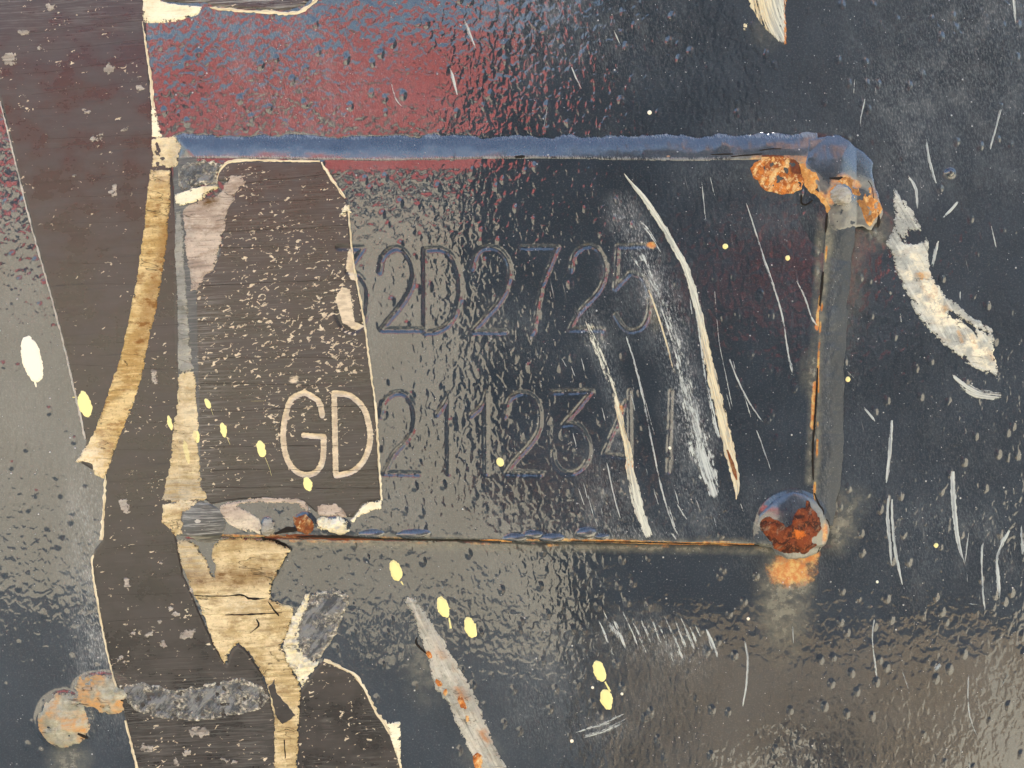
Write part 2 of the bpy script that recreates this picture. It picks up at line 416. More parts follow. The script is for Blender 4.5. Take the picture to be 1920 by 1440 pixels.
def film_material(name, base=(0.026, 0.024, 0.024), rough=0.26, pale=((0.48, 0.41, 0.30), (0.68, 0.60, 0.45))):
    """brittle black decal film: level streaks, hair cracks, chips that show the pale paper below (wear: R chips, G bare strokes, B grey scuff)"""
    m = Mat(name)
    r, g, b, a = m.wear()
    st = m.noise(m.uv((9.0, 210.0, 1.0), -0.06), 1.0, 4.0, 0.7)
    st2 = m.noise(m.uv((5.0, 60.0, 1.0), -0.06), 1.0, 4.0, 0.65)
    mott = m.noise(m.uv((11.0, 16.0, 1.0)), 1.0, 5.0, 0.65)
    crk = m.ramp(m.noise(m.uv((4.0, 230.0, 1.0), -0.08), 1.0, 2.0, 0.6), 0.64, 0.70, 0.0, 0.3)
    cn = m.noise(m.uv((88.0, 140.0, 1.0), -0.25), 1.0, 2.6, 0.6, 0.7)
    big = m.noise(m.uv((15.0, 19.0, 1.0)), 1.0, 4.0, 0.66)
    lev = m.math('ADD', m.math('MULTIPLY', cn, 0.8), m.math('MULTIPLY', big, 0.2))
    thr = m.math('SUBTRACT', 0.675, m.math('MULTIPLY', r, 0.105))
    chip = m.ramp(m.math('SUBTRACT', lev, thr), -0.008, 0.016)
    v3 = m.uv((1.0, 1.3, 1.0))
    tiny = m.math('MULTIPLY', m.ramp(m.vor(v3, 150.0), 0.06, 0.2, 1.0, 0.0), m.ramp(m.math('ADD', m.sepx(m.vor(v3, 150.0, 'Color'))[0], m.math('MULTIPLY', r, 0.10)), 0.95, 1.0))
    bare = m.ramp(m.math('ADD', g, m.math('MULTIPLY', m.math('SUBTRACT', m.noise(m.uv((60, 190, 1.0)), 1.0, 4.0, 0.75), 0.5), 1.3)), 0.42, 0.56)
    bare = m.math('MULTIPLY', bare, m.ramp(g, 0.02, 0.2))
    pale_f = m.math('MAXIMUM', m.math('MAXIMUM', chip, bare), m.math('MULTIPLY', tiny, 0.8))
    scuff = m.math('MULTIPLY', b, m.ramp(m.noise(m.uv((12.0, 280.0, 1.0), -0.05), 1.0, 4.0, 0.75), 0.47, 0.62), True)
    dk = m.mix(m.ramp(mott, 0.38, 0.62), base, tuple(x * 1.9 for x in base))
    dk = m.mix(m.ramp(st2, 0.42, 0.6, 0.0, 0.25), dk, tuple(x * 0.8 for x in base))
    dk = m.mix(m.ramp(st, 0.56, 0.70, 0.0, 0.14), dk, (0.13, 0.12, 0.115))
    cl = m.mix(scuff, dk, (0.36, 0.37, 0.35))
    cl = m.mix(pale_f, cl, m.mix(m.ramp(m.noise(m.uv((40, 90, 1)), 1.0, 4.0, 0.7), 0.4, 0.6), *pale))
    cl = m.mix(m.math('MULTIPLY', crk, 0.8), cl, (0.008, 0.007, 0.007))
    hgt = m.math('SUBTRACT', m.math('ADD', m.math('MULTIPLY', st, 0.5), m.math('MULTIPLY', st2, 0.6)), m.math('ADD', pale_f, m.math('MULTIPLY', crk, 1.5)))
    rg = m.math('ADD', m.math('ADD', rough, m.ramp(mott, 0.4, 0.6, 0.0, 0.14)), m.math('MULTIPLY', m.math('MAXIMUM', pale_f, scuff), 0.45), True)
    m.set(Base_Color=cl, Roughness=rg, IOR=1.5, Normal=m.bump(hgt, 0.25, 0.9))
    return m.m

def residue_material(name, c1, c2, dirt=(0.20, 0.12, 0.05), dirt_amt=0.5, rough=0.88, streak=1.0, rag=0.0, rot=-0.05):
    """torn paper and glue: level fibres, brown soaking, pitted dirt (wear: R brown stain, G bleached, B grey; alpha: distance from the rim)"""
    m = Mat(name)
    r, g, b, a = m.wear()
    fib = m.noise(m.uv((11.0, 130.0, 1.0), rot), 1.0, 5.0, 0.72)
    blot = m.noise(m.uv((14.0, 19.0, 1.0)), 1.0, 5.0, 0.68)
    gr = m.noise(m.uv(), 190.0, 4.0, 0.78)
    mid = m.noise(m.uv((50.0, 75.0, 1.0)), 1.0, 5.0, 0.72)
    cl = m.mix(m.ramp(blot, 0.40, 0.60), c1, c2)
    cl = m.mix(m.ramp(fib, 0.52, 0.64, 0.0, 0.6 * streak), cl, tuple(min(0.92, x * 1.3) for x in c2))
    cl = m.mix(m.ramp(fib, 0.47, 0.36, 0.0, 0.6 * streak), cl, tuple(x * 0.5 for x in c1))
    cl = m.mix(m.ramp(mid, 0.55, 0.66, 0.0, 0.45), cl, tuple(min(0.9, x * 1.4) for x in c2))
    br = m.math('MULTIPLY', m.ramp(m.noise(m.uv((22.0, 44.0, 1.0)), 1.0, 5.0, 0.75), 0.50, 0.66), dirt_amt)
    br = m.math('ADD', br, m.math('MULTIPLY', r, m.ramp(m.math('ADD', fib, mid), 0.8, 1.15, 0.25, 1.0)), True)
    cl = m.mix(br, cl, dirt)
    cl = m.mix(m.math('MULTIPLY', m.ramp(gr, 0.55, 0.64), 0.55), cl, tuple(x * 0.35 for x in c1))
    cl = m.mix(m.math('MULTIPLY', g, m.ramp(m.math('ADD', gr, mid), 0.85, 1.08, 0.25, 1.0)), cl, (0.90, 0.85, 0.66))
    cl = m.mix(m.math('MULTIPLY', b, m.ramp(fib, 0.42, 0.56)), cl, (0.26, 0.27, 0.26))
    crk = m.ramp(m.math('ABSOLUTE', m.math('SUBTRACT', m.noise(m.uv((4.0, 15.0, 1.0), 0.12), 1.0, 4.0, 0.65), 0.5)), 0.0, 0.005, 1.0, 0.0)
    crk = m.math('MULTIPLY', crk, m.ramp(m.noise(m.uv(), 12.0, 1.0), 0.5, 0.56))
    cl = m.mix(m.math('MULTIPLY', crk, 0.7), cl, (0.05, 0.035, 0.02))
    h = m.math('SUBTRACT', m.math('ADD', m.math('ADD', fib, mid), m.math('MULTIPLY', gr, 0.7)), crk)
    m.set(Base_Color=cl, Roughness=rough, Normal=m.bump(h, 1.6)); m.b.inputs['Specular IOR Level'].default_value = 0.25
    fr = m.math('ADD', m.math('MULTIPLY', a, 6.0), m.math('MULTIPLY', m.math('SUBTRACT', m.math('ADD', mid, gr), 1.0), 8.0 + rag))
    m.set(Alpha=m.ramp(fr, -0.1, 0.5))
    return m.m

def rust_material(name, mode='dark'):
    m = Mat(name)
    r, g, b, a = m.wear()
    n = m.noise(m.uv(), 42.0, 6.0, 0.72, 0.6); n2 = m.noise(m.uv((1.0, 1.0, 1.0), 0.5), 110.0, 5.0, 0.75); n3 = m.noise(m.uv((60.0, 28.0, 1), 0.5), 1.0, 4.0, 0.7)
    if mode == 'dark':
        cl = m.mix(m.ramp(n, 0.43, 0.57), (0.045, 0.012, 0.006), (0.22, 0.050, 0.014))
        cl = m.mix(m.ramp(n2, 0.53, 0.62, 0, 0.8), cl, (0.34, 0.10, 0.03))
        cl = m.mix(m.ramp(m.math('ADD', r, m.math('MULTIPLY', m.math('SUBTRACT', n2, 0.5), 2.2)), 0.3, 0.95), cl, (0.62, 0.16, 0.02))
        cl = m.mix(m.ramp(n3, 0.57, 0.66, 0, 0.6), cl, (0.30, 0.20, 0.13))
    else:
        cl = m.mix(m.ramp(n, 0.42, 0.58), (0.30, 0.085, 0.018), (0.62, 0.22, 0.045))
        cl = m.mix(m.ramp(n3, 0.50, 0.60), cl, (0.72, 0.46, 0.19))
        cl = m.mix(m.ramp(n2, 0.54, 0.62, 0, 0.9), cl, (0.80, 0.66, 0.38))
        cl = m.mix(m.ramp(m.math('ADD', r, m.math('MULTIPLY', m.math('SUBTRACT', n, 0.5), 0.8)), 0.35, 0.7), cl, (0.15, 0.045, 0.018))
        cl = m.mix(m.math('MULTIPLY', g, m.ramp(n2, 0.35, 0.6, 0.4, 1.0)), cl, (0.72, 0.40, 0.12))
    h = m.math('ADD', n, m.math('MULTIPLY', n2, 0.6))
    m.set(Base_Color=cl, Roughness=0.75, Normal=m.bump(h, 4.5)); m.b.inputs['Specular IOR Level'].default_value = 0.35
    return m.m

def scrape_material(name, c1=(0.56, 0.62, 0.61), c2=(0.27, 0.31, 0.34), rag=1.0, lx=1.3, ochre=((0.52, 0.36, 0.14), (0.78, 0.70, 0.46))):
    """paint scraped to primer: drawn-out grain along the stroke (wear: R cover, G ochre, B rust)"""
    m = Mat(name)
    r, g, b, a = m.wear()
    ac = m.n('ShaderNodeAttribute', out=2, props={'attribute_name': 'across'})
    lg = m.noise(m.uv((lx, 26.0, 1.0), name='st'), 1.0, 5.0, 0.72)
    sp = m.noise(m.uv((11.0, 34.0, 1.0), name='st'), 1.0, 5.0, 0.78)
    cov = m.math('ADD', m.math('MULTIPLY', lg, 0.9), m.math('MULTIPLY', sp, 0.7))
    wide = m.noise(m.uv((3.0, 7.0, 1.0), name='st'), 1.0, 3.0, 0.6)
    cov = m.math('ADD', cov, m.math('MULTIPLY', m.math('SUBTRACT', wide, 0.5), 0.75))
    cov = m.math('SUBTRACT', cov, m.math('MULTIPLY', m.math('POWER', ac, 2.5), 0.26 * rag))
    cov = m.math('SUBTRACT', cov, m.math('MULTIPLY', m.math('SUBTRACT', 1.0, a), 0.22))
    thr = m.math('SUBTRACT', 1.12, m.math('MULTIPLY', r, 0.62))
    al = m.ramp(m.math('SUBTRACT', cov, thr), -0.06, 0.11)
    cl = m.mix(m.ramp(lg, 0.40, 0.58), c2, c1)
    cl = m.mix(m.ramp(sp, 0.56, 0.68, 0.0, 0.5), cl, tuple(min(0.9, x * 1.3) for x in c1))
    cl = m.mix(m.math('MULTIPLY', g, m.ramp(m.math('ADD', sp, lg), 0.88, 1.06, 0.2, 1.0)), cl, m.mix(m.ramp(lg, 0.42, 0.56), *ochre))
    cl = m.mix(m.ramp(m.math('ADD', b, m.math('MULTIPLY', m.math('SUBTRACT', sp, 0.5), 1.6)), 0.35, 0.6), cl, (0.52, 0.19, 0.03))
    m.set(Base_Color=cl, Roughness=0.7, Alpha=al, Normal=m.bump(m.math('ADD', lg, sp), 1.6)); m.b.inputs['Specular IOR Level'].default_value = 0.3
    return m.m

def smear_material(name):
    """grey rubbed mark with chalky rim (wear: alpha = distance from the rim)"""
    m = Mat(name)
    r, g, b, a = m.wear()
    lg = m.noise(m.uv((26.0, 70.0, 1.0), -0.9), 1.0, 5.0, 0.72); sp = m.noise(m.uv(), 150.0, 5.0, 0.78)
    big = m.noise(m.uv(), 34.0, 4.0, 0.68)
    cl = m.mix(m.ramp(lg, 0.42, 0.58), (0.07, 0.08, 0.09), (0.22, 0.235, 0.24))
    rim = m.ramp(m.math('ADD', a, m.math('MULTIPLY', m.math('SUBTRACT', big, 0.5), 2.4)), 0.10, 0.5, 1.0, 0.0)
    chalk = m.math('MULTIPLY', m.math('MAXIMUM', rim, m.ramp(big, 0.50, 0.60, 0.0, 0.7)), m.ramp(sp, 0.40, 0.52))
    cl = m.mix(chalk, cl, m.mix(m.ramp(sp, 0.5, 0.62), (0.42, 0.40, 0.33), (0.80, 0.77, 0.66)))
    m.set(Base_Color=cl, Roughness=0.7, Normal=m.bump(m.math('ADD', sp, m.math('ADD', lg, chalk)), 2.5)); m.b.inputs['Specular IOR Level'].default_value = 0.3
    fr = m.math('ADD', m.math('MULTIPLY', a, 6.0), m.math('MULTIPLY', m.math('SUBTRACT', m.math('ADD', big, sp), 1.0), 2.5))
    m.set(Alpha=m.ramp(fr, -0.3, 0.2))
    return m.m

def plain(name, c, rough=0.6, var=0.25, scale=60.0, bump=0.6, spec=0.4):
    m = Mat(name)
    n = m.noise(m.uv(), scale, 4.0, 0.65)
    m.set(Base_Color=m.mix(n, tuple(x * (1 - var) for x in c), tuple(min(1, x * (1 + var)) for x in c)), Roughness=rough, Normal=m.bump(n, bump))
    m.b.inputs['Specular IOR Level'].default_value = spec
    return m.m

M_panel = paint_material('black_gloss_paint', peel=1.0)
M_plate = paint_material('black_plate_paint', peel=0.9, scratch=0.9)
M_weld = paint_material('black_weld_paint', peel=0.35, rough=0.2, specks=0.7, ior=2.0)
M_weldr = paint_material('black_side_weld_paint', peel=0.7, rough=0.4, ior=1.38)
M_film = film_material('old_black_film')
M_tan = residue_material('tan_paper', (0.45, 0.31, 0.12), (0.66, 0.53, 0.28), dirt=(0.24, 0.12, 0.035), dirt_amt=0.75)
M_buff = residue_material('buff_paper', (0.47, 0.365, 0.185), (0.70, 0.595, 0.37), dirt=(0.20, 0.12, 0.05), dirt_amt=0.5)
M_cream = residue_material('cream_glue', (0.74, 0.69, 0.46), (0.88, 0.85, 0.64), dirt=(0.46, 0.36, 0.18), dirt_amt=0.35)
M_pink = residue_material('pinkish_paper', (0.36, 0.30, 0.25), (0.52, 0.455, 0.385), dirt=(0.13, 0.075, 0.03), dirt_amt=0.4)
M_grey = residue_material('grey_glue', (0.24, 0.25, 0.22), (0.42, 0.42, 0.36), dirt=(0.13, 0.13, 0.11), dirt_amt=0.5)
M_brush = film_material('grey_brushed_glue', base=(0.055, 0.06, 0.06), rough=0.5, pale=((0.42, 0.42, 0.38), (0.62, 0.61, 0.55)))
M_flake = residue_material('flaked_film_base', (0.30, 0.28, 0.25), (0.46, 0.43, 0.38), dirt=(0.12, 0.11, 0.10), dirt_amt=0.6, rag=4.0)
M_rustd = rust_material('deep_rust', 'dark')
M_rusto = rust_material('orange_rust', 'orange')
M_scrape = scrape_material('scraped_primer')
M_scrapeo = scrape_material('scraped_primer_ochre', (0.68, 0.71, 0.62), (0.40, 0.43, 0.40))
M_scuff = scrape_material('scuffed_primer', (0.60, 0.64, 0.60), (0.26, 0.29, 0.30), lx=1.5, rag=0.8)
M_smear = smear_material('grey_rub')
M_edge = scrape_material('cream_torn_edge', (0.84, 0.78, 0.58), (0.60, 0.52, 0.34), 0.7)
M_edgeg = scrape_material('grey_torn_edge', (0.58, 0.57, 0.52), (0.40, 0.39, 0.36), 0.7)
M_yellow = plain('pale_yellow_paint', (0.86, 0.81, 0.36), 0.45, 0.06, 30.0, 0.8, 0.5)
M_white = plain('cream_white_paint', (0.90, 0.88, 0.72), 0.45, 0.05, 30.0, 0.8, 0.5)
M_crack = plain('open_crack', (0.012, 0.009, 0.007), 0.9)
M_lump = residue_material('rusty_lump', (0.22, 0.23, 0.18), (0.42, 0.42, 0.34), dirt=(0.52, 0.26, 0.07), dirt_amt=0.35, streak=0.2)
M_pebble = residue_material('grey_slag', (0.30, 0.30, 0.27), (0.42, 0.42, 0.39), dirt=(0.16, 0.13, 0.07), dirt_amt=0.6)

# ------------------------------------------------------------------ the setting: machine panel and yard
def seg_mask(U, V, pts, w, soft):
    return smooth((w + soft - seg_dist(U, V, pts)) / soft)

def panel_wear(U, V):
    hz = np.zeros(U.shape); ol = np.zeros(U.shape); ru = np.zeros(U.shape)
    def blob(cx, cy, rx, ry, k): return k * smooth(1.0 - np.hypot((U - cx) / rx, (V - cy) / ry))
    hz += blob(165, 1000, 80, 280, 0.6) + blob(180, 1180, 70, 200, 0.5)                        # dull band along the film edge
    hz += blob(1560, 600, 110, 420, 0.16)                                                       # dust thrown down beside the weld
    hz += blob(1215, 1195, 150, 75, 0.55) + blob(1290, 1235, 90, 50, 0.35)
    hz += blob(1710, 300, 90, 140, 0.25) + blob(1850, 120, 420, 420, 0.34) + blob(1150, 60, 260, 160, 0.25) + blob(1800, 900, 260, 500, 0.12)  # dust film, upper right also lightened in place of sky sheen
    hz += blob(1130, 1370, 90, 40, 0.4) + 0.25 * smooth(fbm(U / 260, V / 260, 31, 3) * 2.0)
    ol += blob(1470, 1130, 75, 150, 0.75) + blob(1480, 1085, 70, 60, 0.5) + blob(1565, 985, 60, 75, 0.85) + blob(1600, 940, 50, 45, 0.4)
    ol += blob(1640, 430, 60, 55, 0.7) + blob(1580, 480, 70, 220, 0.4) + blob(130, 1430, 60, 60, 0.7) + blob(235, 1300, 45, 60, 0.4)
    ol += blob(800, 1250, 60, 110, 0.35) + blob(905, 1420, 60, 60, 0.3) + blob(1440, 60, 50, 50, 0.25)
    ol += 0.55 * smooth(1 - np.abs(V - bottom_edge(U) - 15) / 14) * ((U > 500) & (U < 1480))
    ru += blob(1482, 1070, 78, 56, 0.95) + blob(1520, 1040, 34, 20, 0.8) + blob(1640, 400, 30, 44, 0.6)
    ru += 0.5 * smooth(1 - np.abs(V - bottom_edge(U) - 11) / 6) * smooth(1.5 * fbm(U / 60, V * 0, 35, 2) + 0.4) * ((U > 540) & (U < 1430))
    return np.clip(hz, 0, 1), np.clip(ol, 0, 1), np.clip(ru, 0, 1)

def build_panel():
    # fine centre, then rings that grow coarser out to the edge of the sheet
    fu = np.arange(-120, 2041, 3.0); fv = np.arange(-120, 1561, 3.0)
    def outer(a, b, lo, hi):
        g = [a]; s = 6.0; x = a
        while x > lo: s *= 1.5; x -= s; g.append(max(x, lo))
        h = [b]; s = 6.0; x = b
        while x < hi: s *= 1.5; x += s; h.append(min(x, hi))
        return np.array(g[1:][::-1]), np.array(h[1:])
    half = 1.7 / PX; up = 0.98 / PX; dn = (1.10 / math.cos(TILT)) / PX
    l, r = outer(fu[0], fu[-1], 960 - half, 960 + 0.25 / PX); t, b = outer(fv[0], fv[-1], 720 - up, 720 + dn)  # unseen right side cut short so the sun reaches the person
    us = np.concatenate([l, fu, r]); vs = np.concatenate([t, fv, b])
    U, V = np.meshgrid(us, vs)
    fade = smooth(1 - np.maximum(np.maximum(-120 - U, U - 2040), np.maximum(-120 - V, V - 1560)) / 300.0)
    h = H_panel(U, V) * fade
    # the sheet dips out of sight beneath the welded plate
    tt, tr, tl, tb = ramps(U, V)
    m = np.minimum(np.minimum(tt, tr), np.minimum(tl, tb))
    h = h - 2.0 * smooth(m * 4)
    W = np.zeros(U.shape + (4,)); w = panel_wear(U, V)
    for i in range(3): W[..., i] = w[i] * fade
    W[..., 3] = 1 - 0.55 * smooth((V - 930) / 160) - 0.25 * smooth((U - 1150) / 200) * smooth((1000 - V) / 100)
    idx = np.arange(U.size).reshape(U.shape)
    q = np.stack([idx[:-1, :-1], idx[1:, :-1], idx[1:, 1:], idx[:-1, 1:]], -1).reshape(-1, 4)
    me = quads_mesh('machine_panel', U.size, q)
    c = finish(me, P(U, V, h).reshape(-1, 3), np.stack([U.ravel(), V.ravel()], 1), W.reshape(-1, 4))
    ob = link_mesh('machine_panel', me, M_panel); ob.location = c
    return tag(ob, 'glossy black painted steel panel behind the welded number plate', None, kind='structure')
panel = build_panel()

def box_mesh(name, lo, hi, mat, parent=None):
    x0, y0, z0 = lo; x1, y1, z1 = hi
    vs = [(x0,y0,z0),(x1,y0,z0),(x1,y1,z0),(x0,y1,z0),(x0,y0,z1),(x1,y0,z1),(x1,y1,z1),(x0,y1,z1)]
    me = bpy.data.meshes.new(name); me.from_pydata(vs, [], [(0,3,2,1),(4,5,6,7),(0,1,5,4),(1,2,6,5),(2,3,7,6),(3,0,4,7)]); me.update()
    return link_mesh(name, me, mat, parent)

def simple(name, c1, c2, scale, rough=0.8):
    m = Mat(name)
    co = m.n('ShaderNodeTexCoord', out=3)
    m.set(Base_Color=m.mix(m.ramp(m.noise(co, scale, 5.0, 0.6), 0.3, 0.7), c1, c2), Roughness=rough)
    return m.m
M_ground = simple('dry_yard_dirt', (0.39, 0.335, 0.225), (0.53, 0.465, 0.325), 0.6, 0.9)
me = bpy.data.meshes.new('ground'); R_ = 400
me.from_pydata([(-R_, -R_, 0), (R_, -R_, 0), (R_, R_, 0), (-R_, R_, 0)], [], [(0, 1, 2, 3)]); me.update()
ground = link_mesh('ground', me, M_ground); ground.location = (0, 0, GROUND_Z); tag(ground, 'dry tan dirt of the yard in front of the panel', None, kind='structure')

# ------------------------------------------------------------------ unseen, for the gloss to mirror: a made-up red trailer and the photographer
M_red = simple('weathered_red_paint', (0.56, 0.10, 0.08), (0.64, 0.15, 0.12), 1.5, 0.5)
M_dark = simple('navy_jacket', (0.018, 0.02, 0.026), (0.03, 0.032, 0.04), 20.0, 0.85)
M_khaki = simple('khaki_cloth', (0.30, 0.22, 0.13), (0.36, 0.27, 0.17), 20.0, 0.85)
M_skin = simple('skin', (0.52, 0.28, 0.19), (0.58, 0.33, 0.23), 20.0, 0.6)
M_boot = simple('boot_leather', (0.05, 0.035, 0.025), (0.07, 0.05, 0.035), 20.0, 0.6)

cont = bpy.data.objects.new('added_trailer', None); col.objects.link(cont); cont.location = (-4.4, -12.0, GROUND_Z)
tag(cont, 'unseen red trailer, added to be mirrored as the red band in the paint', 'trailer')
Lc, Wc, Hc = 10.5, 2.4, 2.35
vs = []; fs = []
nr = 88
for i in range(nr + 1):
    x = -Lc / 2 + 0.1 + (Lc - 0.2) * i / nr; y = Wc / 2 - (0.05 if (i // 2) % 2 else 0.0)
    vs += [(x, y, 0.95), (x, y, Hc - 0.12)]
    if i: fs.append((2 * i - 2, 2 * i, 2 * i + 1, 2 * i - 1))
me = bpy.data.meshes.new('side_panel'); me.from_pydata(vs, [], fs); me.update(); link_mesh('side_panel', me, M_red, cont)
box_mesh('body', (-Lc/2 + 0.12, -Wc/2, 0.96), (Lc/2 - 0.12, Wc/2 - 0.08, Hc - 0.13), M_red, cont)
box_mesh('top_rail', (-Lc/2, -Wc/2, Hc - 0.12), (Lc/2, Wc/2 + 0.02, Hc), M_red, cont)
box_mesh('bottom_rail', (-Lc/2, -Wc/2, 0.8), (Lc/2, Wc/2 + 0.02, 0.95), M_red, cont)
for sx in (-1, 1): box_mesh('corner_post', (sx * Lc/2 - 0.1, -Wc/2, 0.951), (sx * Lc/2 + 0.1, Wc/2 + 0.03, Hc - 0.121), M_red, cont)
box_mesh('chassis', (-Lc/2 + 0.3, -0.5, 0.5), (Lc/2 - 0.3, 0.9, 0.799), M_boot, cont)  # dark chassis and wheels added to mirror as a dark band
for wx in (-4.2, -3.0, -1.8):
    for wy in (-0.95, 1.0):
        n = 28; vv = []; ff = []
        for yy, rr in ((-0.14, 0.30), (-0.14, 0.46), (-0.09, 0.5), (0.09, 0.5), (0.14, 0.46), (0.14, 0.30)):
            vv += [(rr * math.cos(2 * math.pi * k / n), yy, rr * math.sin(2 * math.pi * k / n)) for k in range(n)]
        for r_ in range(5): ff += [(r_ * n + k, r_ * n + (k + 1) % n, (r_ + 1) * n + (k + 1) % n, (r_ + 1) * n + k) for k in range(n)]
        ff += [tuple(range(n - 1, -1, -1)), tuple(range(5 * n, 6 * n))]
        me = bpy.data.meshes.new('wheel'); me.from_pydata(vv, [], ff); me.update()
        w = link_mesh('wheel', me, M_dark, cont); w.location = (wx, wy, 0.5)

def skin_body(name, verts, edges, radii, mat, parent, sub=2):
    me = bpy.data.meshes.new(name); me.from_pydata(verts, edges, []); me.update()
    ob = link_mesh(name, me, mat, parent)
    md = ob.modifiers.new('skin', 'SKIN'); md.use_smooth_shade = True
    for i, r in enumerate(radii):
        sv = me.skin_vertices[0].data[i]; sv.radius = r if isinstance(r, tuple) else (r, r); sv.use_root = (i == 0)
    s = ob.modifiers.new('sub', 'SUBSURF'); s.levels = sub; s.render_levels = sub
    return ob

man = bpy.data.objects.new('person', None); col.objects.link(man); man.location = (0.265, -0.56, GROUND_Z); man.scale = (1, 1, 0.9)
tag(man, 'person in dark jacket, khaki trousers and one made-up red glove, mirrored dark in the paint', 'person')
# one body: pelvis, legs, spine, neck, head, both arms raised in front of the chest
V_ = [(0,0,0.82),(0,0,1.12),(0,0,1.30),(0,-0.01,1.43),(0,0,1.50),(0,0.02,1.60),(0,0.03,1.70),
      (0.10,0,0.70),(0.11,0.01,0.50),(0.12,-0.03,0.09),(0.12,0.10,0.045),
      (-0.10,0,0.70),(-0.11,0.01,0.50),(-0.12,-0.03,0.09),(-0.12,0.10,0.045),
      (0.17,-0.01,1.36),(0.27,0.03,1.14),(-0.10,0.15,1.13),
      (-0.15,-0.01,1.36),(-0.25,0.03,1.10),(-0.26,0.18,1.01)]
E_ = [(0,1),(1,2),(2,3),(3,4),(4,5),(5,6),(0,7),(7,8),(8,9),(9,10),(0,11),(11,12),(12,13),(13,14),(3,15),(15,16),(16,17),(3,18),(18,19),(19,20)]
R_ = [(0.33,0.16),(0.32,0.15),(0.27,0.15),(0.16,0.11),0.06,(0.085,0.10),(0.07,0.085),0.11,0.075,0.05,0.045,0.11,0.075,0.05,0.045,0.09,0.065,0.038,0.09,0.065,0.038]
body = skin_body('body', V_, E_, R_, M_dark, man)
m2 = Mat('clothed_figure')
z = m2.sepx(m2.n('ShaderNodeTexCoord', out=3))
cl = m2.mix(m2.ramp(z[2], 0.82, 0.83), (0.34, 0.26, 0.16), (0.022, 0.025, 0.032))
cl = m2.mix(m2.ramp(z[2], 1.47, 1.48), cl, (0.52, 0.29, 0.20))
cl = m2.mix(m2.ramp(z[2], 0.10, 0.11), (0.05, 0.035, 0.025), cl)
m2.set(Base_Color=cl, Roughness=0.85); body.data.materials.clear(); body.data.materials.append(m2.m)
skin_body('hair', [(0,-0.005,1.67),(0,-0.01,1.73),(0,0.02,1.76)], [(0,1),(1,2)], [(0.085,0.09),(0.09,0.10),(0.06,0.06)], M_boot, man)
for wx, wy, wz, sx in ((-0.26, 0.18, 1.01, 1), (-0.10, 0.15, 1.13, -1)):
    hv = [(wx, wy, wz), (wx + sx * 0.01, wy + 0.045, wz + 0.015), (wx + sx * 0.015, wy + 0.08, wz + 0.03)]
    he = [(0, 1), (1, 2)]; hr = [(0.026, 0.02), (0.036, 0.016), (0.038, 0.014)]
    for k, (ox, ln) in enumerate(((-0.030, 0.058), (-0.010, 0.072), (0.010, 0.068), (0.029, 0.052))):
        b0 = len(hv); x = wx + sx * 0.015 + ox; y = wy + 0.085; zz = wz + 0.034
        hv += [(x, y, zz), (x, y + ln * 0.45, zz + ln * 0.30), (x, y + ln * 0.55, zz + ln * 0.75)]; he += [(2, b0), (b0, b0 + 1), (b0 + 1, b0 + 2)]; hr += [0.010, 0.009, 0.008]
    b0 = len(hv); hv += [(wx + sx * 0.05, wy + 0.05, wz + 0.03), (wx + sx * 0.065, wy + 0.075, wz + 0.055)]; he += [(1, b0), (b0, b0 + 1)]; hr += [0.012, 0.010]
    skin_body('hand', hv, he, hr, M_skin if sx > 0 else M_red, man)  # second hand red, a glove made up for a crimson reflection

# ------------------------------------------------------------------ the welded number plate
plate = empty('number_plate', 950, 660, 'black painted steel plate with two rows of stamped characters, welded on along its edges', 'plate')

def plate_field(U, V):
    f = np.minimum(np.minimum(V - top_edge(U), bottom_edge(U) + 6 - V), np.minimum(right_edge(V) - U, U - left_edge(V)))
    return f + 0.6 * fbm(U / 14, V / 14, 5, 2)
plate_field.bbox = (360, 290, 1560, 1030)

def plate_wear(U, V):
    hz, ol, ru = (np.zeros(U.shape) for _ in range(3))
    def blob(cx, cy, rx, ry, k): return k * smooth(1.0 - np.hypot((U - cx) / rx, (V - cy) / ry))
    sw = [(1165, 400), (1215, 500), (1250, 600), (1280, 720), (1310, 830)]
    hz += 0.75 * seg_mask(U, V, sw, 6, 46)
    hz += 0.5 * seg_mask(U, V, [(1095, 590), (1130, 670), (1160, 760), (1165, 830)], 4, 30)
    hz += 0.32 * seg_mask(U, V, [(1130, 900), (1170, 1000)], 20, 60) + 0.4 * seg_mask(U, V, [(1270, 760), (1290, 900)], 10, 45)
    hz += blob(1290, 960, 90, 70, 0.3) + 0.35 * seg_mask(U, V, [(1100, 996), (1270, 1003)], 2, 20) + blob(1320, 335, 120, 60, 0.18)
    hz += blob(700, 330, 90, 40, 0.2) + blob(745, 960, 120, 70, 0.12) + 0.18 * smooth(fbm(U / 200, V / 200, 36, 3) * 2)
    ol += 0.5 * seg_mask(U, V, [(1532, 420), (1522, 700), (1512, 900)], 1, 12) + blob(1513, 700, 26, 60, 0.7) + blob(1450, 330, 90, 60, 0.3)
    ol += 0.5 * smooth(1 - np.abs(V - bottom_edge(U)) / 12) + blob(1225, 600, 18, 40, 0.5)
    ru += blob(1218, 462, 18, 12, 0.9) + blob(1178, 868, 12, 34, 0.8) + blob(1160, 768, 14, 24, 0.7) + blob(1213, 548, 8, 16, 0.5)
    ru += 0.9 * seg_mask(U, V, [(1535, 560), (1528, 615)], 1, 9) + 0.8 * seg_mask(U, V, [(1523, 720), (1519, 800)], 1, 9)
    ru += 0.55 * smooth(1 - np.abs(V - bottom_edge(U) + 1) / 7) * smooth(2.2 * fbm(U / 70, V * 0, 38, 2) + 0.5)
    return np.clip(hz, 0, 1), np.clip(ol, 0, 1), np.clip(ru, 0, 1)

